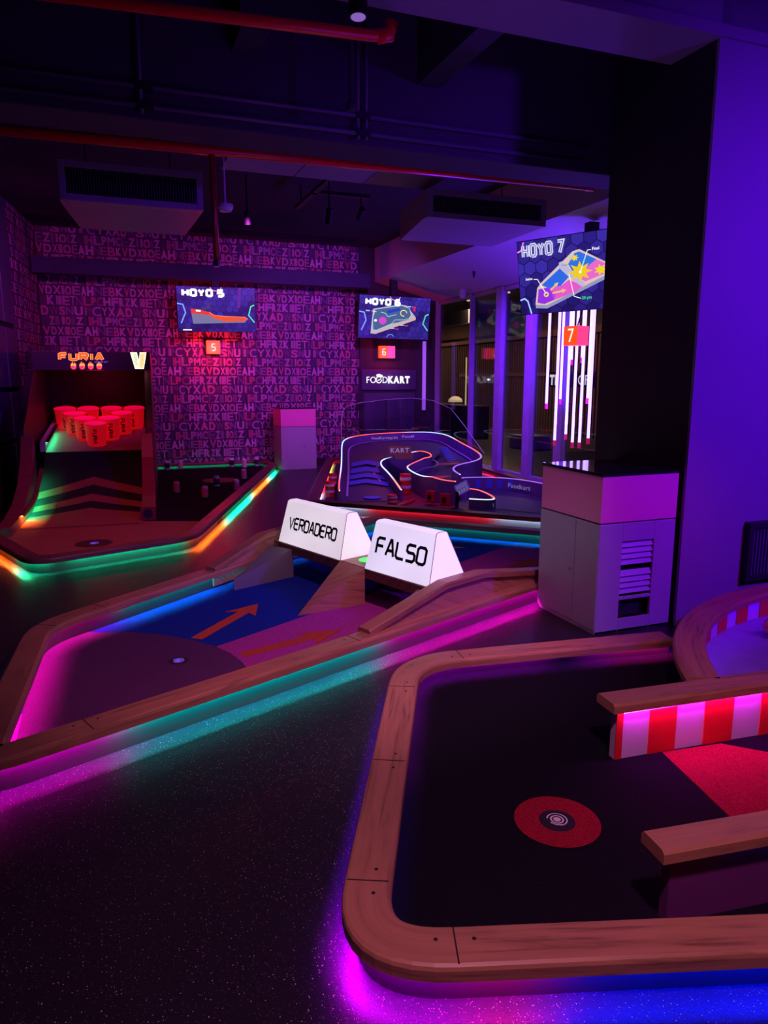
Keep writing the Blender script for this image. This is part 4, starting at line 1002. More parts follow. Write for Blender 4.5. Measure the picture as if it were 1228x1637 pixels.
mb = MB(); mb.mesh([ml(-.6, 2.15, .745), ml(-.6, 3.15, .905), ml(-.555, 3.15, .905), ml(-.555, 2.15, .745), ml(-.6, 2.15, .757), ml(-.6, 3.15, .917), ml(-.555, 3.15, .917), ml(-.555, 2.15, .757)], [(0, 1, 2, 3), (4, 7, 6, 5), (0, 4, 5, 1), (2, 6, 7, 3), (1, 5, 6, 2), (0, 3, 7, 4)]); mb.build('shelf_strip_cover', BLK, mc)  # cover added so the shelf strip itself stays out of sight
# header artwork
a = Art(ml(-.78, 2.395, 1.66), (MU.x, MU.y, 0), (0, 0, 1), .0015)
OG, RDG, YL = lin((255, 70, 20)), lin((255, 50, 60)), lin((255, 235, 170))
def furia(l, grow, col): a.stroke('FURIA', .40, .135, .075, .030+grow, col, l, cw=.085, gap=.040, slant=.028)
furia(0, .007, (.9, .45, .2)); furia(2, -.003, (1.5, .10, .012))
a.text('ENERGY', .82, .098, .018, lin((110, 60, 230)), 2, .02, width=.17, slant=.2)
for k in range(4):
    cx = .56+k*.105; cy = .040
    a.disc((cx, cy), .033, .030, (1.5, .05, .16), 1); 
    for dx, hh in ((-.024, .035), (-.008, .055), (.010, .045), (.024, .03)): a.poly([(cx+dx-.012, cy+.015), (cx+dx+.012, cy+.015), (cx+dx+.004, cy+.02+hh)], (1.4, .35, .10), 2)
    a.line([(cx+.015*math.cos(t), cy+.014*math.sin(t)) for t in [i*.55 for i in range(1, 11)]], .007, (.45, .0, .03), 3)
a.build('lit_logo', vcol_emit('logo_glow', 1.3), hd)
a = Art(ml(-.78, 2.393, 1.66), (MU.x, MU.y, 0), (0, 0, 1), .0015)
for cx, tl, c1 in ((1.335, -.18, (.75, .78, .55)), (1.415, .16, (1.0, .62, .32))):
    q = lambda x, y: (cx+x*math.cos(tl)+y*math.sin(-tl)*-1*0-y*math.sin(tl)*-.6, .125+y)
    a.poly([(cx-.042-tl*-.12, .235), (cx+.042-tl*-.12, .235), (cx+.036+tl*-.12, .02), (cx-.036+tl*-.12, .02)], (1.5, 1.4, 1.0), 0)
    a.poly([(cx-.034-tl*-.12, .228), (cx+.034-tl*-.12, .228), (cx+.029+tl*-.12, .028), (cx-.029+tl*-.12, .028)], c1, 1)
    for j in range(5): a.line([(cx-.02, .07+j*.03), (cx+.005*(-1)**j, .085+j*.03), (cx+.02, .065+j*.03)], .006, (.35, .38, .22) if tl < 0 else (.8, .35, .12), 2)
a.build('lit_can_pictures', vcol_emit('logo_glow', 1.3), hd)
# the nine cups
def zshelf(y): return .62+(y-2.1)*.18
CUPM = mat('red_cup_emissive', (.75, .01, .02), .4, emit=(.8, .003, .012), es=.42)  # red emission put into the plastic as light on the cups
CUPT = mat('pink_cup_emissive', (.9, .02, .2), .4, emit=(1, .0, .12), es=.55)  # pink emission brightens the cup tops the same way, no lamp inside
cup0 = None
spots = [(0, 2.40, 'front cup of the red cup triangle'), (-.155, 2.70, 'left cup of the second row of red cups'), (.155, 2.70, 'right cup of the second row of red cups'), (-.31, 3.0, 'left cup of the third row, beside the green gap'), (.31, 3.0, 'right cup of the third row, beside the green gap'),
         (-.465, 3.3, 'back row red cup at the far left'), (-.155, 3.3, 'back row red cup, second from left'), (.155, 3.3, 'back row red cup, second from right'), (.465, 3.3, 'back row red cup at the far right')]
for i, (x, y, lb) in enumerate(spots):
    if cup0 is None:
        r = thing('big_cup', lb, 'cup', (0, 0, 0), 'big red cups on the shelf of the ramp machine'); cup0 = r
        MB().lathe([(0, 0), (.112, 0), (.122, .04), (.138, .27), (.150, .285), (.150, .300), (.143, .303), (.138, .296)], (0, 0, 0), 32).build('cup_body', CUPM, r, smooth=True)
        MB().lathe([(.139, .290), (0, .290)], (0, 0, 0), 32).build('cup_opening', CUPT, r)
        a = Art((0, 0, 0), (0, 0, -1), (1, 0, 0), .001)
        a.stroke('FURIA', -.24, -.025, .045, .012, (0, 0, 0), 0, cw=.036, gap=.010, slant=.01)
        for i_, v in enumerate(a.m.v):   # wrap the word on the cup wall, facing the front
            rr = .125+(v.z-.04)*.068+.002; th = -math.pi/2+v.x/rr+.06; a.m.v[i_] = Vector((rr*math.cos(th), rr*math.sin(th), v.z))
        a.build('cup_lettering', INK, r)
    else:
        r = copy_tree(cup0); r['label'] = lb
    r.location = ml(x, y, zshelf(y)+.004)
    r.rotation_euler = (Matrix.Rotation(-.07, 3, 'Z') @ Matrix.Rotation(.178, 3, 'X') @ Matrix.Rotation(random.uniform(-.3, .3), 3, 'Z')).to_euler()
mb = MB(); ring_poly((ml(0, 3.0, 0)[0], ml(0, 3.0, 0)[1]), 0, .12, zshelf(3.0)+.10, mb, 24); mb.build('green_turf_disc', turf('green_turf', (.03, .22, .05)), mc)
lamp('cup_lamp', 'POINT', ml(0, 2.9, 1.62), None, (1, .02, .10), 5, .12)

# ================================================================== CABINETS
PINKP = mat('pink_metal_paint', (.80, .16, .42), .4); TOPG = mat('black_glass_top', (.01, .01, .014), .06, .9)
def cabinet(x0, x1, y0, y1, h, label, near):
    root = thing('service_cabinet', label, 'cabinet', ((x0+x1)/2, (y0+y1)/2, 0))
    hs = h*.69
    mb = MB()
    if near:   # front face with a louvred opening and a lower port
        fx0, fx1 = x0+.17, x0+.41
        mb.bb(x0, fx0, y0, y0+.02, .0, hs).bb(fx1, x1, y0, y0+.02, 0, hs).bb(fx0, fx1, y0, y0+.02, hs-.115, hs).bb(fx0, fx1, y0, y0+.02, .205, .225).bb(fx0, fx1, y0, y0+.02, 0, .085)
        mb.bb(x0, x0+.02, y0+.02, y1, 0, hs).bb(x1-.02, x1, y0+.02, y1, 0, hs).bb(x0, x1, y1-.02, y1, 0, hs).bb(x0, x1, y0, y1, 0, .02)
    else: mb.bb(x0, x1, y0, y1, 0, hs)
    mb.build('cabinet_body', GREYC, root, bevel=.003)
    MB().bb(x0, x1, y0, y1, hs+.008, h-.02).build('upper_box', PINKP, root, bevel=.003)
    MB().bb(x0+.012, x1-.012, y0+.012, y1-.012, hs-.01, hs+.01).build('shadow_gap', BLACKP, root)
    MB().bb(x0-.006, x1+.006, y0-.006, y1+.006, h-.02, h).build('top_slab', TOPG, root, bevel=.003)
    if near:
        dy = y0+.27*(y1-y0)/.73
        dr = MB().bb(x0-.004, x0+.001, y0+.004, dy-.003, .03, hs-.006).build('door', GREYC, root)
        dr2 = MB().bb(x0-.004, x0+.001, dy+.003, y1-.004, .03, hs-.006).build('door', GREYC, root)
        MB().tube([(x0-.004, dy+.03, .36), (x0-.016, dy+.03, .36)], .009, 12).build('lock', SILVER, dr2)
        n = 9
        for k in range(n):
            if k == 4: continue
            z = .245+k*(hs-.115-.245)/n
            mb = MB(); mb.mesh([(fx0, y0+.004, z), (fx1, y0+.004, z), (fx1, y0+.022, z+.034), (fx0, y0+.022, z+.034), (fx0, y0+.008, z), (fx1, y0+.008, z), (fx1, y0+.026, z+.034), (fx0, y0+.026, z+.034)],
                [(0, 1, 2, 3), (4, 7, 6, 5), (0, 4, 5, 1), (2, 6, 7, 3), (0, 3, 7, 4), (1, 5, 6, 2)]); mb.build('louvre_slat', GREYC, root)
        MB().bb(fx0-.01, fx1+.01, y0+.06, y0+.07, .08, hs-.1).build('inner_lining', BLACKP, root)
    else:
        dr = MB().bb(x0+.10, x0+.45, y0-.004, y0+.001, .05, hs-.03).build('door', GREYC, root)
        MB().bb(x0+.455, x1-.004, y0-.004, y0+.001, .02, hs-.01).build('side_strip', GREYC, root)
        MB().tube([(x0+.40, y0-.004, .40), (x0+.40, y0-.016, .40)], .009, 10).build('lock', SILVER, dr)
        MB().bb(x1-.001, x1+.006, y0+.13, y0+.24, .43, .58).bb(x1-.001, x1+.006, y0+.13, y0+.24, .26, .35).build_split('socket', BLACKP, root)
        m2 = MB()
        for k in range(3): m2.bb(x1+.006, x1+.012, y0+.15, y0+.22, .27+k*.026, .285+k*.026)
        m2.build_split('plug', WHITEK, root)
cabinet(2.71, 3.28, 3.46, 4.09, 1.0, 'grey cabinet with pink upper box and louvres, in front of the violet column', True)
cabinet(2.78, 3.40, 12.16, 12.75, 1.06, 'grey and pink cabinet standing far off by the letter wall', False)

# ================================================================== SCREENS
NAVY, HEX1, HEX2 = lin((26, 18, 78)), lin((52, 38, 150)), lin((38, 26, 118))
def tv(name_label, o, ux, uy, w, h, paint, mount_to, hexr=.06):
    """o = lower left corner of the picture"""
    o, ux, uy = Vector(o), Vector(ux).normalized(), Vector(uy); uy = (uy-ux*uy.dot(ux)).normalized(); n = ux.cross(uy)
    root = thing('wall_screen', name_label, 'screen', o+ux*w/2)
    b = .008
    mb = MB(); mb.extrude([o-ux*b-uy*b, o+ux*(w+b)-uy*b, o+ux*(w+b)+uy*(h+b), o-ux*b+uy*(h+b)], n*-.05); mb.build('housing', BLACKP, root, bevel=.004)
    a = Art(o+n*.002, ux, uy, .0018)
    a.rect(0, 0, w, h, NAVY, 0)
    r = hexr; yy = 0; row = 0
    while yy < h+r:
        xx = (row % 2)*r*.866
        while xx < w+r:
            pts = [(xx+r*.93*math.cos(R(30+60*k)), yy+r*.93*math.sin(R(30+60*k))) for k in range(6)]
            cl = [p for p in pts]
            def cut(poly, ax, lim, sg):
                out = []
                for i in range(len(poly)):
                    p, q = poly[i], poly[(i+1) % len(poly)]; ip, iq = sg*(p[ax]-lim) >= 0, sg*(q[ax]-lim) >= 0
                    if ip: out.append(p)
                    if ip != iq:
                        s_ = (lim-p[ax])/(q[ax]-p[ax]); out.append((p[0]+(q[0]-p[0])*s_, p[1]+(q[1]-p[1])*s_))
                return out
            for ax, lim, sg in ((0, 0, 1), (0, w, -1), (1, 0, 1), (1, h, -1)):
                if cl: cl = cut(cl, ax, lim, sg)
            if len(cl) > 2:
                k = .75+.5*(((row*5+int(xx*50)) % 7)/7); k *= .8+.4*yy/h
                a.poly(cl, dim(HEX1 if (row+int(xx*31)) % 3 else HEX2, k), 1)
            xx += r*1.732
        yy += r*1.5; row += 1
    paint(a, w, h)
    a.build('picture', SCREEN, root)
    if mount_to:
        c = o+ux*w*mount_to[0]+uy*h*mount_to[1]-n*.06
        MB().bb(c.x-.06, c.x+.06, c.y-.05, c.y+.05, c.z-.05, mount_to[2]-.01).build('mount', BLACKP, root)
    return root
WHT = (1.15, 1.15, 1.15)
def neon_marks(a, w, h):
    a.line([(w*.0, h*.62), (w*.07, h*.60), (w*.10, h*.42), (w*.04, h*.18)], h*.028, (.25, .4, 1.6), 3)
    a.line([(w*.985, h*.62), (w*.94, h*.58), (w*.91, h*.38), (w*.985, h*.22)], h*.028, (.1, .8, .55), 3)
    a.line([(w*(.49+.075*math.cos(t)), h*(1.0+.11*math.sin(t))) for t in [math.pi+i*.314 for i in range(11)] if math.sin(t) > -2][0:11], h*.022, (.9, .3, 1.1), 3) if False else None
    a.line([(w*(.49+.07*math.cos(math.pi+i*.3142)), h*(.995+.08*math.sin(math.pi+i*.3142))) for i in range(11)], h*.02, (1, .3, 1.1), 3)
def paint5(a, w, h):
    a.poly([(w*.76, h*.55), (w*.80, h*.55), (w*.82, h), (w*.78, h)], lin((95, 40, 150)), 2)
    neon_marks(a, w, h)
    a.stroke('HOYO 5', w*.075, h*.80, h*.13, h*.055, WHT, 4, cw=h*.115, gap=h*.065)
    a.poly([(w*.17, h*.47), (w*.36, h*.53), (w*.42, h*.67), (w*.40, h*.52), (w*.19, h*.44)], lin((70, 66, 90)), 3)
    g = lin((120, 118, 160))
    a.poly([(w*.17, h*.45), (w*.40, h*.40), (w*.47, h*.30), (w*.88, h*.27), (w*.86, h*.21), (w*.19, h*.17)], g, 4)
    a.poly([(w*.165, h*.51), (w*.25, h*.50), (w*.40, h*.44), (w*.40, h*.37), (w*.17, h*.41)], lin((235, 60, 30)), 5)
    a.poly([(w*.40, h*.44), (w*.46, h*.37), (w*.60, h*.35), (w*.86, h*.34), (w*.90, h*.29), (w*.85, h*.24), (w*.60, h*.23), (w*.46, h*.29), (w*.39, h*.37)], lin((240, 85, 30)), 5)
    a.line([(w*.40, h*.44), (w*.46, h*.37), (w*.60, h*.35), (w*.86, h*.34), (w*.90, h*.29)], h*.012, lin((255, 150, 120)), 6)
    a.poly([(w*.23, h*.49), (w*.29, h*.48), (w*.29, h*.44), (w*.23, h*.45)], WHT, 6)
    a.rect(w*.06, h*.02, w*.17, h*.045, WHT, 6)
def paint6(a, w, h):
    neon_marks(a, w, h)
    a.stroke('HOYO 6', w*.09, h*.80, h*.12, h*.052, WHT, 8, cw=h*.108, gap=h*.062)
    a.poly([(w*.17, h*.11), (w*.24, h*.10), (w*.80, h*.47), (w*.80, h*.53), (w*.66, h*.80), (w*.57, h*.82), (w*.19, h*.69)], lin((200, 180, 180)), 3)
    a.poly([(w*.20, h*.20), (w*.25, h*.19), (w*.46, h*.36), (w*.56, h*.40), (w*.70, h*.48), (w*.73, h*.58), (w*.70, h*.74), (w*.58, h*.80), (w*.22, h*.68), (w*.19, h*.5)], lin((70, 96, 140)), 4)
    a.line([(w*.20, h*.20), (w*.25, h*.19), (w*.46, h*.36), (w*.50, h*.45), (w*.62, h*.46), (w*.70, h*.50), (w*.73, h*.58), (w*.70, h*.74), (w*.58, h*.80), (w*.22, h*.68), (w*.19, h*.45)], h*.014, lin((150, 210, 225)), 5, True)
    a.poly([(w*.38, h*.66), (w*.56, h*.74), (w*.57, h*.68), (w*.40, h*.59)], lin((30, 60, 190)), 5)
    a.disc((w*.33, h*.42), w*.055, h*.09, lin((220, 70, 200)), 5, 9); a.disc((w*.23, h*.42), w*.02, h*.03, WHT, 6)
    a.line([(w*(.62+.045*math.cos(i*.5)), h*(.62+.07*math.sin(i*.5))) for i in range(11)], h*.02, lin((245, 225, 160)), 6)
    a.line([(w*.30, h*.62), (w*.36, h*.60), (w*.40, h*.52), (w*.52, h*.58)], h*.014, lin((170, 220, 240)), 6)
    for (x, y, s_) in ((.73, .76, '10 pts'), (.64, .31, '4 pts'), (.51, .225, '0 pts')): a.text(s_, w*x, h*y, h*.035, lin((255, 90, 90)), 6, .01); a.line([(w*(x-.06), h*(y+.02)), (w*(x-.01), h*(y+.02))], h*.01, WHT, 6)
    a.text('Inicio', w*.09, h*.63, h*.035, WHT, 6, .01); a.line([(w*.17, h*.64), (w*.24, h*.62)], h*.01, WHT, 6)
    a.poly([(w*.75, h*.68), (w*.79, h*.68), (w*.77, h*.80)], lin((230, 40, 40)), 6)
    a.line([(w*.40, h*.03), (w*.42, h*.09), (w*.47, h*.10), (w*.50, h*.05)], h*.015, lin((120, 170, 255)), 6)
def paint7(a, w, h):
    a.line([(w*.0, h*.86), (w*.045, h*.88), (w*.075, h*.99)], h*.02, (1.1, .25, .9), 3)
    a.stroke('HOYO 7', w*.07, h*.79, h*.15, h*.046, lin((215, 215, 245)), 10, cw=h*.078, gap=h*.042, inline=lin((90, 80, 190)))
    a.line([(w*.0, h*.20), (w*.05, h*.22), (w*.085, h*.18), (w*.12, h*.0)], h*.022, (.4, .6, 1.5), 3)
    h = h*.87
    gy, be = lin((150, 150, 195)), lin((222, 196, 190))
    OUT = [(w*.17, h*.14), (w*.20, h*.40), (w*.24, h*.47), (w*.60, h*.90), (w*.67, h*.92), (w*1.0-.02, h*.64), (w*.975, h*.52), (w*.30, h*.12)]
    a.poly([(x, y-h*.055) for x, y in OUT], gy, 3); a.poly(OUT, be, 4)
    a.poly([(w*.195, h*.17), (w*.215, h*.38), (w*.33, h*.40), (w*.40, h*.28), (w*.38, h*.19), (w*.27, h*.14)], lin((150, 50, 225)), 5)
    a.poly([(w*.25, h*.44), (w*.46, h*.67), (w*.57, h*.55), (w*.46, h*.40), (w*.34, h*.38)], lin((45, 105, 230)), 5)
    a.poly([(w*.34, h*.385), (w*.46, h*.40), (w*.55, h*.48), (w*.70, h*.37), (w*.62, h*.29), (w*.38, h*.19)], lin((230, 90, 205)), 5)
    a.poly([(w*.55, h*.72), (w*.62, h*.87), (w*.67, h*.885), (w*.84, h*.74), (w*.70, h*.60), (w*.60, h*.58)], lin((45, 115, 225)), 5)
    a.poly([(w*.70, h*.60), (w*.84, h*.74), (w*.97, h*.63), (w*.95, h*.53), (w*.72, h*.43), (w*.62, h*.52)], lin((235, 105, 205)), 5)
    a.poly([(w*.455, h*.76), (w*.49, h*.77), (w*.62, h*.56), (w*.72, h*.40), (w*.68, h*.36), (w*.58, h*.48), (w*.45, h*.68)], lin((190, 185, 220)), 6)
    a.text('Verdadero', w*.475, h*.70, h*.025, lin((90, 80, 130)), 7, .0, width=w*.0+.09, slant=0)
    a.star((w*.67, h*.585), w*.13, lin((240, 205, 35)), 7, 8, h*.16); a.star((w*.62, h*.80), w*.045, lin((240, 215, 70)), 7, 7, h*.055); a.star((w*.88, h*.58), w*.07, lin((240, 215, 40)), 7, 7, h*.085)
    a.disc((w*.30, h*.29), w*.028, h*.042, lin((235, 200, 170)), 7); a.disc((w*.30, h*.29), w*.012, h*.018, lin((150, 100, 60)), 8)
    for p0, p1 in (((.35, .35), (.44, .46)), ((.37, .30), (.52, .33))):
        A_, B_ = Vector((w*p0[0], h*p0[1])), Vector((w*p1[0], h*p1[1])); t_ = (B_-A_).normalized(); n_ = Vector((-t_.y, t_.x)); q = B_-t_*w*.045
        a.poly([A_-n_*h*.014, q-n_*h*.014, q+n_*h*.014, A_+n_*h*.014], lin((240, 190, 130)), 7); a.poly([q-n_*h*.035, B_, q+n_*h*.035], lin((240, 190, 130)), 7)
    a.text('Inicio', w*.08, h*.54, h*.04, WHT, 8, .015); a.line([(w*.17, h*.545), (w*.21, h*.54), (w*.30, h*.30)], h*.010, WHT, 8)
    a.text('Final', w*.80, h*.88, h*.045, WHT, 8, .015); a.line([(w*.79, h*.89), (w*.755, h*.89), (w*.68, h*.60)], h*.010, WHT, 8); a.disc((w*.675, h*.58), w*.014, h*.02, WHT, 8)
    a.text('20 pts', w*.68, h*.165, h*.045, lin((60, 240, 110)), 8, .015); a.line([(w*.555, h*.57), (w*.60, h*.22), (w*.67, h*.18)], h*.010, WHT, 8)
tv('lit screen on the letter wall reading HOYO 5 with a ramp drawing', (1.19, 12.42, 2.31), (1, .0, .012), (-.02, -.13, 1), 1.26, .70, paint5, (.5, .5, 3.13))
tv('lit screen over the letterbox sign reading HOYO 6 with a track drawing', (4.27, 12.42, 2.27), (1, 0, -.012), (.02, -.13, 1), 1.36, .73, paint6, (.5, .5, 3.35))
tv('large tilted screen beside the light tubes reading HOYO 7', (4.70, 7.67, 2.30), (.5, -.866, .015), (-.13, -.075, .80), 1.13, .81, paint7, (.78, 1.05, 3.22), .085)

# glowing number boxes ---------------------------------------------
OB = mat('orange_lit_acrylic', (.9, .2, .05), .4, emit=(1.25, .085, .008), es=1.0); PB = mat('pink_lit_acrylic', (.9, .2, .4), .4, emit=(1.2, .06, .26), es=1.0)
def numbox(label, o, ux, w, h, dpt, digit, two=None, size=.11):
    o, ux = Vector(o), Vector(ux).normalized(); uz = Vector((0, 0, 1)); n = ux.cross(uz)
    root = thing('number_box', label, 'lit sign', o)
    MB().extrude([o, o+ux*w, o+ux*w+uz*h, o+uz*h], n*-dpt).build('lit_shade', OB, root, bevel=.003)
    if two:
        MB().extrude([o+ux*(w+.001), o+ux*(w+.006), o+ux*(w+.006)+uz*h, o+ux*(w+.001)+uz*h], n*-dpt).build('side_panel', PB, root)
    a = Art(o+n*.003, ux, uz); cw = size*.5
    a.stroke(digit, w/2-cw/2, h*.5-size/2, size, size*.13, (1.1, 1.05, 1.0), 0, cw=cw)
    a.build('digit', SCREEN, root)
    return root
numbox('orange glowing number box with a 5 under the left screen', (1.69, 12.86, 1.97), (1, 0, 0), .225, .22, .10, '5'); lamp('box_glow_five', 'POINT', (1.80, 12.68, 2.06), None, (1, .02, .02), 26, .06)  # unseen point light added in front of the box for its red wall glow
nb = numbox('orange and pink glowing number box with a 6 above the white sign', (4.85, 12.84, 1.93), (1, 0, 0), .16, .22, .10, '6')
o6 = Vector((5.012, 12.84, 1.93)); MB().extrude([o6, o6+Vector((.14, 0, 0)), o6+Vector((.14, 0, .22)), o6+Vector((0, 0, .22))], Vector((0, .1, 0))).build('side_panel', PB, nb)
lamp('box_glow_six', 'POINT', (4.95, 12.7, 2.0), None, (1, .02, .05), 8, .03)  # likewise an added light hovering before the box, spreading its glow
cb = numbox('orange and pink glowing cube with a 7 under the tilted screen', (4.86, 7.03, 1.915), (.26, -.966, 0), .19, .21, .19, '7', size=.135)
n7 = Vector((-.966, -.26, 0)); c7 = Vector((4.86, 7.03, 1.915))+Vector((.26, -.966, 0))*.191
MB().extrude([c7, c7-n7*.19, c7-n7*.19+Vector((0, 0, .21)), c7+Vector((0, 0, .21))], Vector((.26, -.966, 0))*.004).build('side_panel', PB, cb)
MB().tube([(4.98, 6.95, 2.12), (5.07, 7.0, 2.30)], .008, 8).build('hanging_rod', BLACKP, cb)

# lit shop sign ------------------------------------------------------
fk = thing('shop_sign', 'white lit letters reading FOODKART on a dark panel below the 6 box', 'lit sign', (5.0, 12.95, 1.3))
MB().bb(4.52, 5.62, 12.93, 12.975, 1.34, 1.72).build('sign_panel', mat('indigo_panel', (.07, .05, .14), .5), fk, bevel=.004)
a = Art((4.60, 12.925, 1.47), (1, 0, 0), (0, 0, 1), .002)
x = a.text('FO', 0, 0, .125, (1.25, 1.25, 1.3), 1, .0, sx=.92)
x0 = x+.05
a.line([(x0+.055*math.cos(i*.4+.6), .06+.058*math.sin(i*.4+.6)) for i in range(15)], .018, (1.25, 1.25, 1.3), 1); a.line([(x0-.03, .045), (x0+.05, .075)], .016, (1.25, 1.25, 1.3), 2)
for dx in (-.03, .0, .03, .055): a.disc((x0+dx, .135+.012*math.cos(dx*40)), .024, .022, (1.25, 1.25, 1.3), 1, 14)
x = a.text('D', x+.115, 0, .125, (1.25, 1.25, 1.3), 1, .0, sx=.92)
a.text('KART', x, 0, .125, (1.35, 1.35, 1.4), 1, .055, sx=.86)
a.build('lit_lettering', SCREEN, fk)
lamp('sign_glow', 'POINT', (5.1, 12.72, 1.53), None, (.6, .4, 1), .7, .02)
MB().bb(4.56, 5.6, 12.94, 12.97, .1, 1.28).build('lower_panel', mat('indigo_panel'), fk, bevel=.004)
vt = MB().tube([(5.78, 12.9, .95), (5.78, 12.9, 2.25)], .035, 10, col=(.42, .1, 1.1)); tag(vt.build('violet_tube', vcol_emit('tube_violet', .8)), 'upright violet light tube beside the dark sign panel', 'light tube')

# hanging light tubes -------------------------------------------------
TUBE = mat('white_violet_tube', (.9, .9, 1), .3, emit=(.34, .24, 1.0), es=3.4); PKC = mat('magenta_cap', (.7, .05, .3), .4, emit=(.5, .01, .12), es=.6)
tubes = [(5.42, 8.16, 1.16, 'leftmost short hanging light tube by the window'), (5.25, 7.69, .72, 'long light tube, second from the left, ending low'), (5.75, 8.33, 1.21, 'short light tube behind the second long one'),
         (5.42, 7.70, .79, 'long light tube just left of the violet mullion'), (5.85, 8.26, 1.73, 'shortest light tube beside the orange cube'), (5.28, 7.36, .72, 'long light tube reaching down below the orange cube'),
         (5.85, 8.03, 1.75, 'short light tube ending just under the orange cube'), (5.28, 7.22, .73, 'long light tube, second from the dark column'), (5.65, 7.60, 1.24, 'middle length light tube near the dark column'), (5.30, 7.08, .79, 'long light tube nearest the dark column')]
for x, y, zb, lb in tubes:
    zt_ = 3.31-(x-4.8)*.246-.02
    root = thing('hanging_light_tube', lb, 'light tube', (x, y, zb), 'white violet light tubes hanging by the window')
    MB().tube([(x, y, zb+.07), (x, y, zt_-.06)], .0165, 12).build('tube', TUBE, root, smooth=False)
    MB().tube([(x, y, zb), (x, y, zb+.07)], .020, 12).build('end_cap', PKC, root); MB().tube([(x, y, zt_-.06), (x, y, zt_+.018)], .020, 12).build('end_cap', PKC, root)

# ================================================================== CEILING KIT
REDP = mat('red_pipe_paint', (.9, .012, .02), .3, .6)
r = thing('sprinkler_pipe', 'red sprinkler pipe running under the long ceiling beam with a drop', 'pipe', (.76, 5.1, 3.0))
MB().tube([(-1.2, 5.22, 3.02), (.76, 5.13, 3.02), (3.62, 4.99, 3.02)], .032, 14).build('pipe_run', REDP, r, smooth=True)
MB().tube([(.76, 5.13, 3.0), (.765, 5.13, 2.32)], .021, 12).build('drop_pipe', mat('worn_copper_red', (.45, .06, .04), .3, .6, metal=.4), r, smooth=True)
MB().tube([(.765, 5.13, 2.33), (.765, 5.13, 2.29)], [.028, .016], 12).build('sprinkler_head', SILVER, r)
MB().tube([(3.58, 4.99, 3.02), (3.66, 4.985, 3.02)], .036, 14).build('end_cap', REDP, r)
r = thing('sprinkler_pipe', 'red sprinkler pipe with a bent end, nearest the top of the picture', 'pipe', (.7, 3.74, 3.2))
MB().tube([(-1.2, 3.95, 3.22), (1.36, 3.69, 3.22), (1.42, 3.685, 3.23), (1.45, 3.68, 3.26), (1.455, 3.68, 3.29)], .028, 14).build('pipe_run', REDP, r, smooth=True)
MB().tube([(1.38, 3.69, 3.22), (1.44, 3.683, 3.235), (1.455, 3.68, 3.29)], .037, 14).build('elbow', REDP, r, smooth=True)
CND = mat('grey_conduit', (.12, .11, .14), .4)
for z, lb in ((3.16, 'upper grey conduit clipped along the long ceiling beam'), (3.06, 'lower grey conduit clipped along the long ceiling beam')):
    r = thing('conduit', lb, 'conduit', (0, 4.6, z)); MB().tube([(-1.4, 4.59, z), (3.3, 4.59, z)], .014, 8).build('conduit_run', CND, r, smooth=True)
    m2 = MB()
    for x in (.32, 1.62): m2.bb(x-.045, x+.045, 4.565, 4.62, z-.022, z+.022)
    m2.build_split('clamp', BLACKP, r)
for x, lb in ((.30, 'left upright conduit on the long ceiling beam'), (1.585, 'right upright conduit on the long ceiling beam'), (1.64, 'thin conduit right beside the right upright conduit on the beam')):
    tag(MB().tube([(x, 4.578, 3.02), (x, 4.578, 3.9)], .012, 8).build('conduit', CND, smooth=True), lb, 'conduit')
ACM = mat('air_unit_paint', (.30, .27, .32), .5)
def acunit(x0, x1, y0, z0, z1, label):
    r = thing('air_unit', label, 'air conditioner', ((x0+x1)/2, y0, z0))
    t = .05
    mb = MB().bb(x0, x0+t, y0, y0+.12, z0, z1).bb(x1-t, x1, y0, y0+.12, z0, z1).bb(x0+t, x1-t, y0, y0+.12, z1-t, z1).bb(x0+t, x1-t, y0, y0+.12, z0, z0+t); mb.build('front_frame', ACM, r, bevel=.004)
    MB().bb(x0+t, x1-t, y0+.1, y0+.12, z0+t, z1-t).build('inner_duct', BLACKP, r)
    mb = MB(); n = 46
    for k in range(n):
        x = x0+t+(x1-x0-2*t)*(k+.5)/n; mb.bb(x-.003, x+.003, y0+.01, y0+.05, z0+t, z1-t)
    mb.build('grille', mat('grille_metal', (.07, .07, .08), .5), r)
    mb = MB(); mb.mesh([(x0, y0+.12, z0), (x1, y0+.12, z0), (x1, y0+.12, z1), (x0, y0+.12, z1), (x0+.12, y0+.95, z0-.03), (x1-.05, y0+.95, z0-.03), (x1-.05, y0+.95, z1), (x0+.12, y0+.95, z1)],
        [(0, 1, 5, 4), (2, 3, 7, 6), (0, 4, 7, 3), (1, 2, 6, 5), (4, 5, 6, 7), (0, 3, 2, 1)]); mb.build('casing', ACM, r, bevel=.004)
    m2 = MB()
    for x in (x0+.2, x1-.2): m2.tube([(x, y0+.5, z1), (x, y0+.5, 3.9)], .006, 6)
    m2.build_split('hanger_rod', CHAR, r)
acunit(-.22, .85, 6.3, 2.89, 3.18, 'ducted air unit with slotted grille hanging at the left of the ceiling')
acunit(2.78, 4.0, 6.15, 2.96, 3.20, 'ducted air unit with slotted grille hanging beside the violet soffit')
pn = MB()
for k in range(3): pn.bb(1.05+k*.64, 1.68+k*.64, 5.75, 6.6, 3.30, 3.33)
tag(pn.build('ceiling_panel_strip', mat('pale_ceiling_panel', (.26, .24, .28), .7)), 'pale flat panel strip hanging between the two air units', 'ceiling panel')
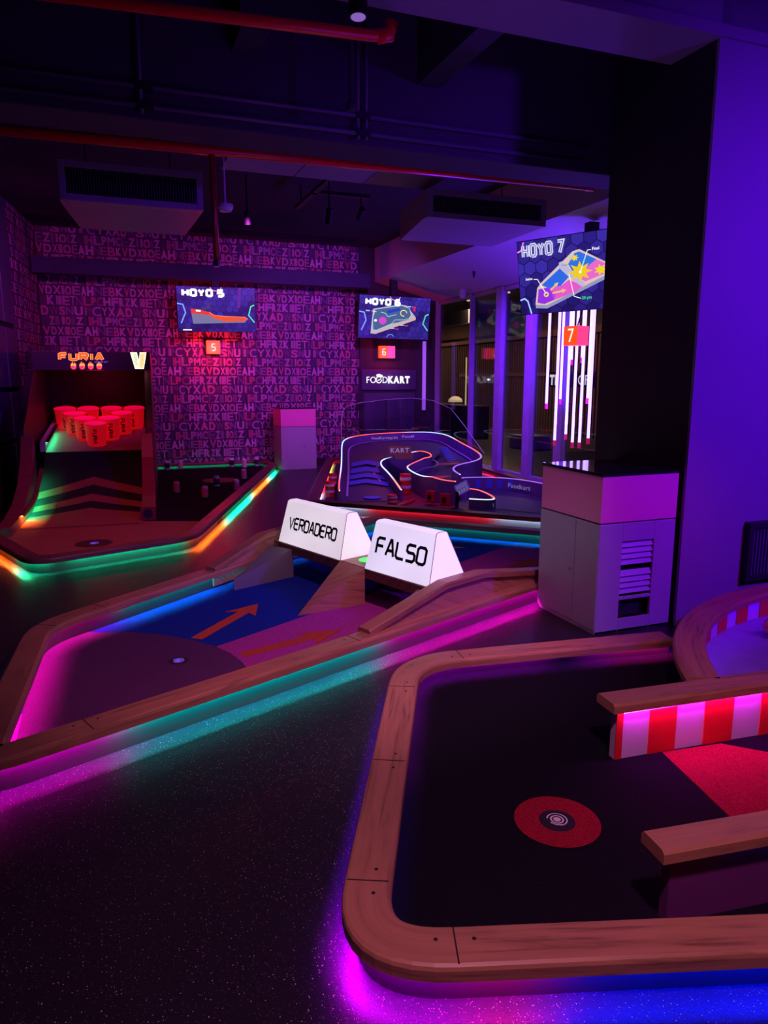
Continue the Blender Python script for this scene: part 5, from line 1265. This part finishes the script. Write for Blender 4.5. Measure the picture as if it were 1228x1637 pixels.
def tspot(loc, top, label, tgt):
    r = thing('track_spotlight', label, 'spotlight', loc); L_ = Vector(loc); d_ = (Vector(tgt)-L_).normalized()
    MB().tube([L_-d_*.06, L_+d_*.10], .038, 14).build('lamp_head', BLACKP, r, smooth=False)
    MB().tube([L_+d_*.095, L_+d_*.101], .030, 14).build('lens', mat('lens_glass', (.5, .4, .6), .2, emit=(.5, .3, .8), es=.35), r)
    MB().tube([L_, (loc[0], loc[1], top)], .010, 8).build('stem', BLACKP, r)
tspot((1.04, 3.0, 3.06), 3.9, 'black ceiling spotlight with pale lens nearest the camera', (1.02, 2.9, 2.0))
tspot((1.72, 9.0, 3.45), 3.9, 'small spotlight on the dark ceiling behind the red drop pipe', (1.75, 9.1, 3.0))
tspot((2.43, 8.0, 3.32), 3.665, 'spotlight on the track between the two air units', (2.43, 8.2, 2.8))
tspot((3.0, 8.58, 3.5), 3.664, 'spotlight at the right end of the ceiling track', (3.0, 9.4, 3.0))
tag(MB().bb(2.40, 2.46, 6.9, 9.4, 3.66, 3.70).bb(2.40, 3.1, 8.55, 8.61, 3.66, 3.70).tube([(2.43, 7.1, 3.7), (2.43, 7.1, 3.9)], .01, 6).tube([(2.43, 9.2, 3.7), (2.43, 9.2, 3.9)], .01, 6).build('light_track', BLACKP), 'black lighting track hanging from the sprayed ceiling', 'light track')
tag(MB().tube([(1.45, 4.3, 3.12), (1.45, 4.3, 3.9)], .018, 10).lathe([(0, 0), (.03, .0), (.034, .03), (.02, .05)], (1.45, 4.3, 3.08), 12).build('ceiling_rod', BEAMM), 'dark hanging rod in front of the long ceiling beam', 'rod')
r = thing('security_camera', 'small white security camera under the violet soffit', 'camera', (5.84, 11.45, 2.97))
MB().lathe([(0, 0), (.055, 0), (.06, -.02), (.06, -.06)], (5.84, 11.45, 3.06), 16).build('mount', WHITEK, r)
MB().lathe([(.058, .0), (.062, -.03), (.05, -.075), (.025, -.095), (0, -.1)], (5.84, 11.45, 3.0), 16).build('dome', mat('dome_plastic', (.6, .6, .65), .25), r, smooth=True)
tag(MB().lathe([(0, 0), (.02, 0), (.022, -.05), (.012, -.09), (0, -.1)], (5.4, 10.23, 3.165), 10).build('ceiling_sprinkler', CHAR), 'small dark sprinkler head on the violet soffit', 'sprinkler')
tag(MB().lathe([(0, 0), (.055, 0), (.055, -.02), (.04, -.045), (0, -.05)], (.87, 5.35, 2.74), 16).tube([(.87, 5.35, 2.74), (.87, 5.35, 3.9)], .008, 6).build('smoke_detector', WHITEK), 'round white smoke detector hanging beside the red drop pipe', 'smoke detector')
# louvred panel on the violet column
r = thing('louvred_panel', 'dark ribbed panel fixed to the violet column above the putting bowl', 'vent panel', (4.0, 3.4, .25))
MB().bb(3.81, 3.85, 3.37, 3.42, .25, .64).bb(3.85, 4.3, 3.37, 3.42, .60, .64).bb(3.85, 4.3, 3.37, 3.42, .25, .29).build('panel_frame', BLACKP, r, bevel=.003)
mb = MB()
for k in range(16): mb.bb(3.86+k*.028, 3.874+k*.028, 3.385, 3.415, .29, .60)
mb.bb(3.85, 4.3, 3.405, 3.418, .29, .60); mb.build('ribs', mat('rib_grey', (.09, .08, .12), .5), r)

# ================================================================== BEYOND THE GLASS
WARM = vcol_emit('warm_strip', 1.0)
for (x, y, z0, z1, lb) in ((9.0, 19.6, .9, 2.05, 'left warm yellow upright light line beyond the glass'), (9.0, 17.36, .85, 2.1, 'right warm yellow upright light line beyond the glass')):
    tag(MB().tube([(x, y, z0), (x, y, z1)], .018, 8, col=(.85, .65, .25)).build('light_line', WARM), lb, 'light')
r = thing('table_lamp', 'small dome lamp glowing warm white on a dark counter beyond the glass', 'lamp', (9, 17.97, .86))
MB().lathe([(.0, .16), (.10, .14), (.18, .08), (.20, .0), (0, .0)], (9, 17.97, .92), 20).build('lamp_shade', mat('warm_shade', (.8, .7, .5), .5, emit=(.9, .6, .3), es=.8), r, smooth=True)
MB().tube([(9, 17.97, .86), (9, 17.97, .93)], .02, 8).build('stem', CHAR, r)
tag(MB().bb(8.7, 9.3, 16.6, 20.2, 0, .86).build('counter', mat('dark_counter', (.06, .05, .05), .4), bevel=.01), 'dark counter carrying the dome lamp beyond the glass', 'counter')
for (y0, y1, z0, z1, lb) in ((17.5, 19.2, 3.0, 3.35, 'upper pale beam high up beyond the glass'), (15.0, 19.4, 2.55, 2.62, 'thin pale rail high up beyond the glass')):
    tag(MB().bb(9.1, 9.2, y0, y1, z0, z1).build('concourse_beam', mat('pale_mall_paint', (.45, .43, .42), .6)), lb, 'beam')
r = thing('hanging_sign', 'white lit letters seen past the light tubes beyond the glass', 'lit sign', (9.62, 13.7, 1.35))
MB().bb(9.61, 9.64, 12.7, 14.45, 1.36, 1.70).build('sign_board', CHAR, r)
MB().tube([(9.625, 12.8, 1.70), (9.625, 12.8, 3.7)], .01, 6).build('hanger_rod', CHAR, r); MB().tube([(9.625, 14.35, 1.70), (9.625, 14.35, 3.7)], .01, 6).build('hanger_rod', CHAR, r)
a = Art((9.6, 14.35, 1.42), (0, -1, 0), (0, 0, 1), .002); a.text('TRA', 0, 0, .22, (1.1, 1.0, 1.15), 0, .05, width=.62); a.text('CF', 1.05, 0, .22, (1.1, 1.0, 1.15), 0, .0, width=.4)
a.build('lit_lettering', SCREEN, r)
tag(MB().bb(8.6, 9.2, 13.6, 14.4, 0, .25).bb(8.62, 9.18, 13.62, 14.38, .25, .30).build('bench', mat('pale_bench', (.5, .48, .45), .5), bevel=.02), 'low pale bench on the concourse floor beyond the glass', 'bench')
for k, (y, z) in enumerate(((16.4, 3.66), (14.8, 3.66), (18.4, 3.66))):
    tag(MB().lathe([(0, 0), (.08, 0), (.08, .03)], (9.6, y, z), 14, col=(1.2, .9, .6)).build('downlight', WARM), ['middle', 'nearest', 'farthest'][k]+' small round downlight in the concourse ceiling', 'downlight')
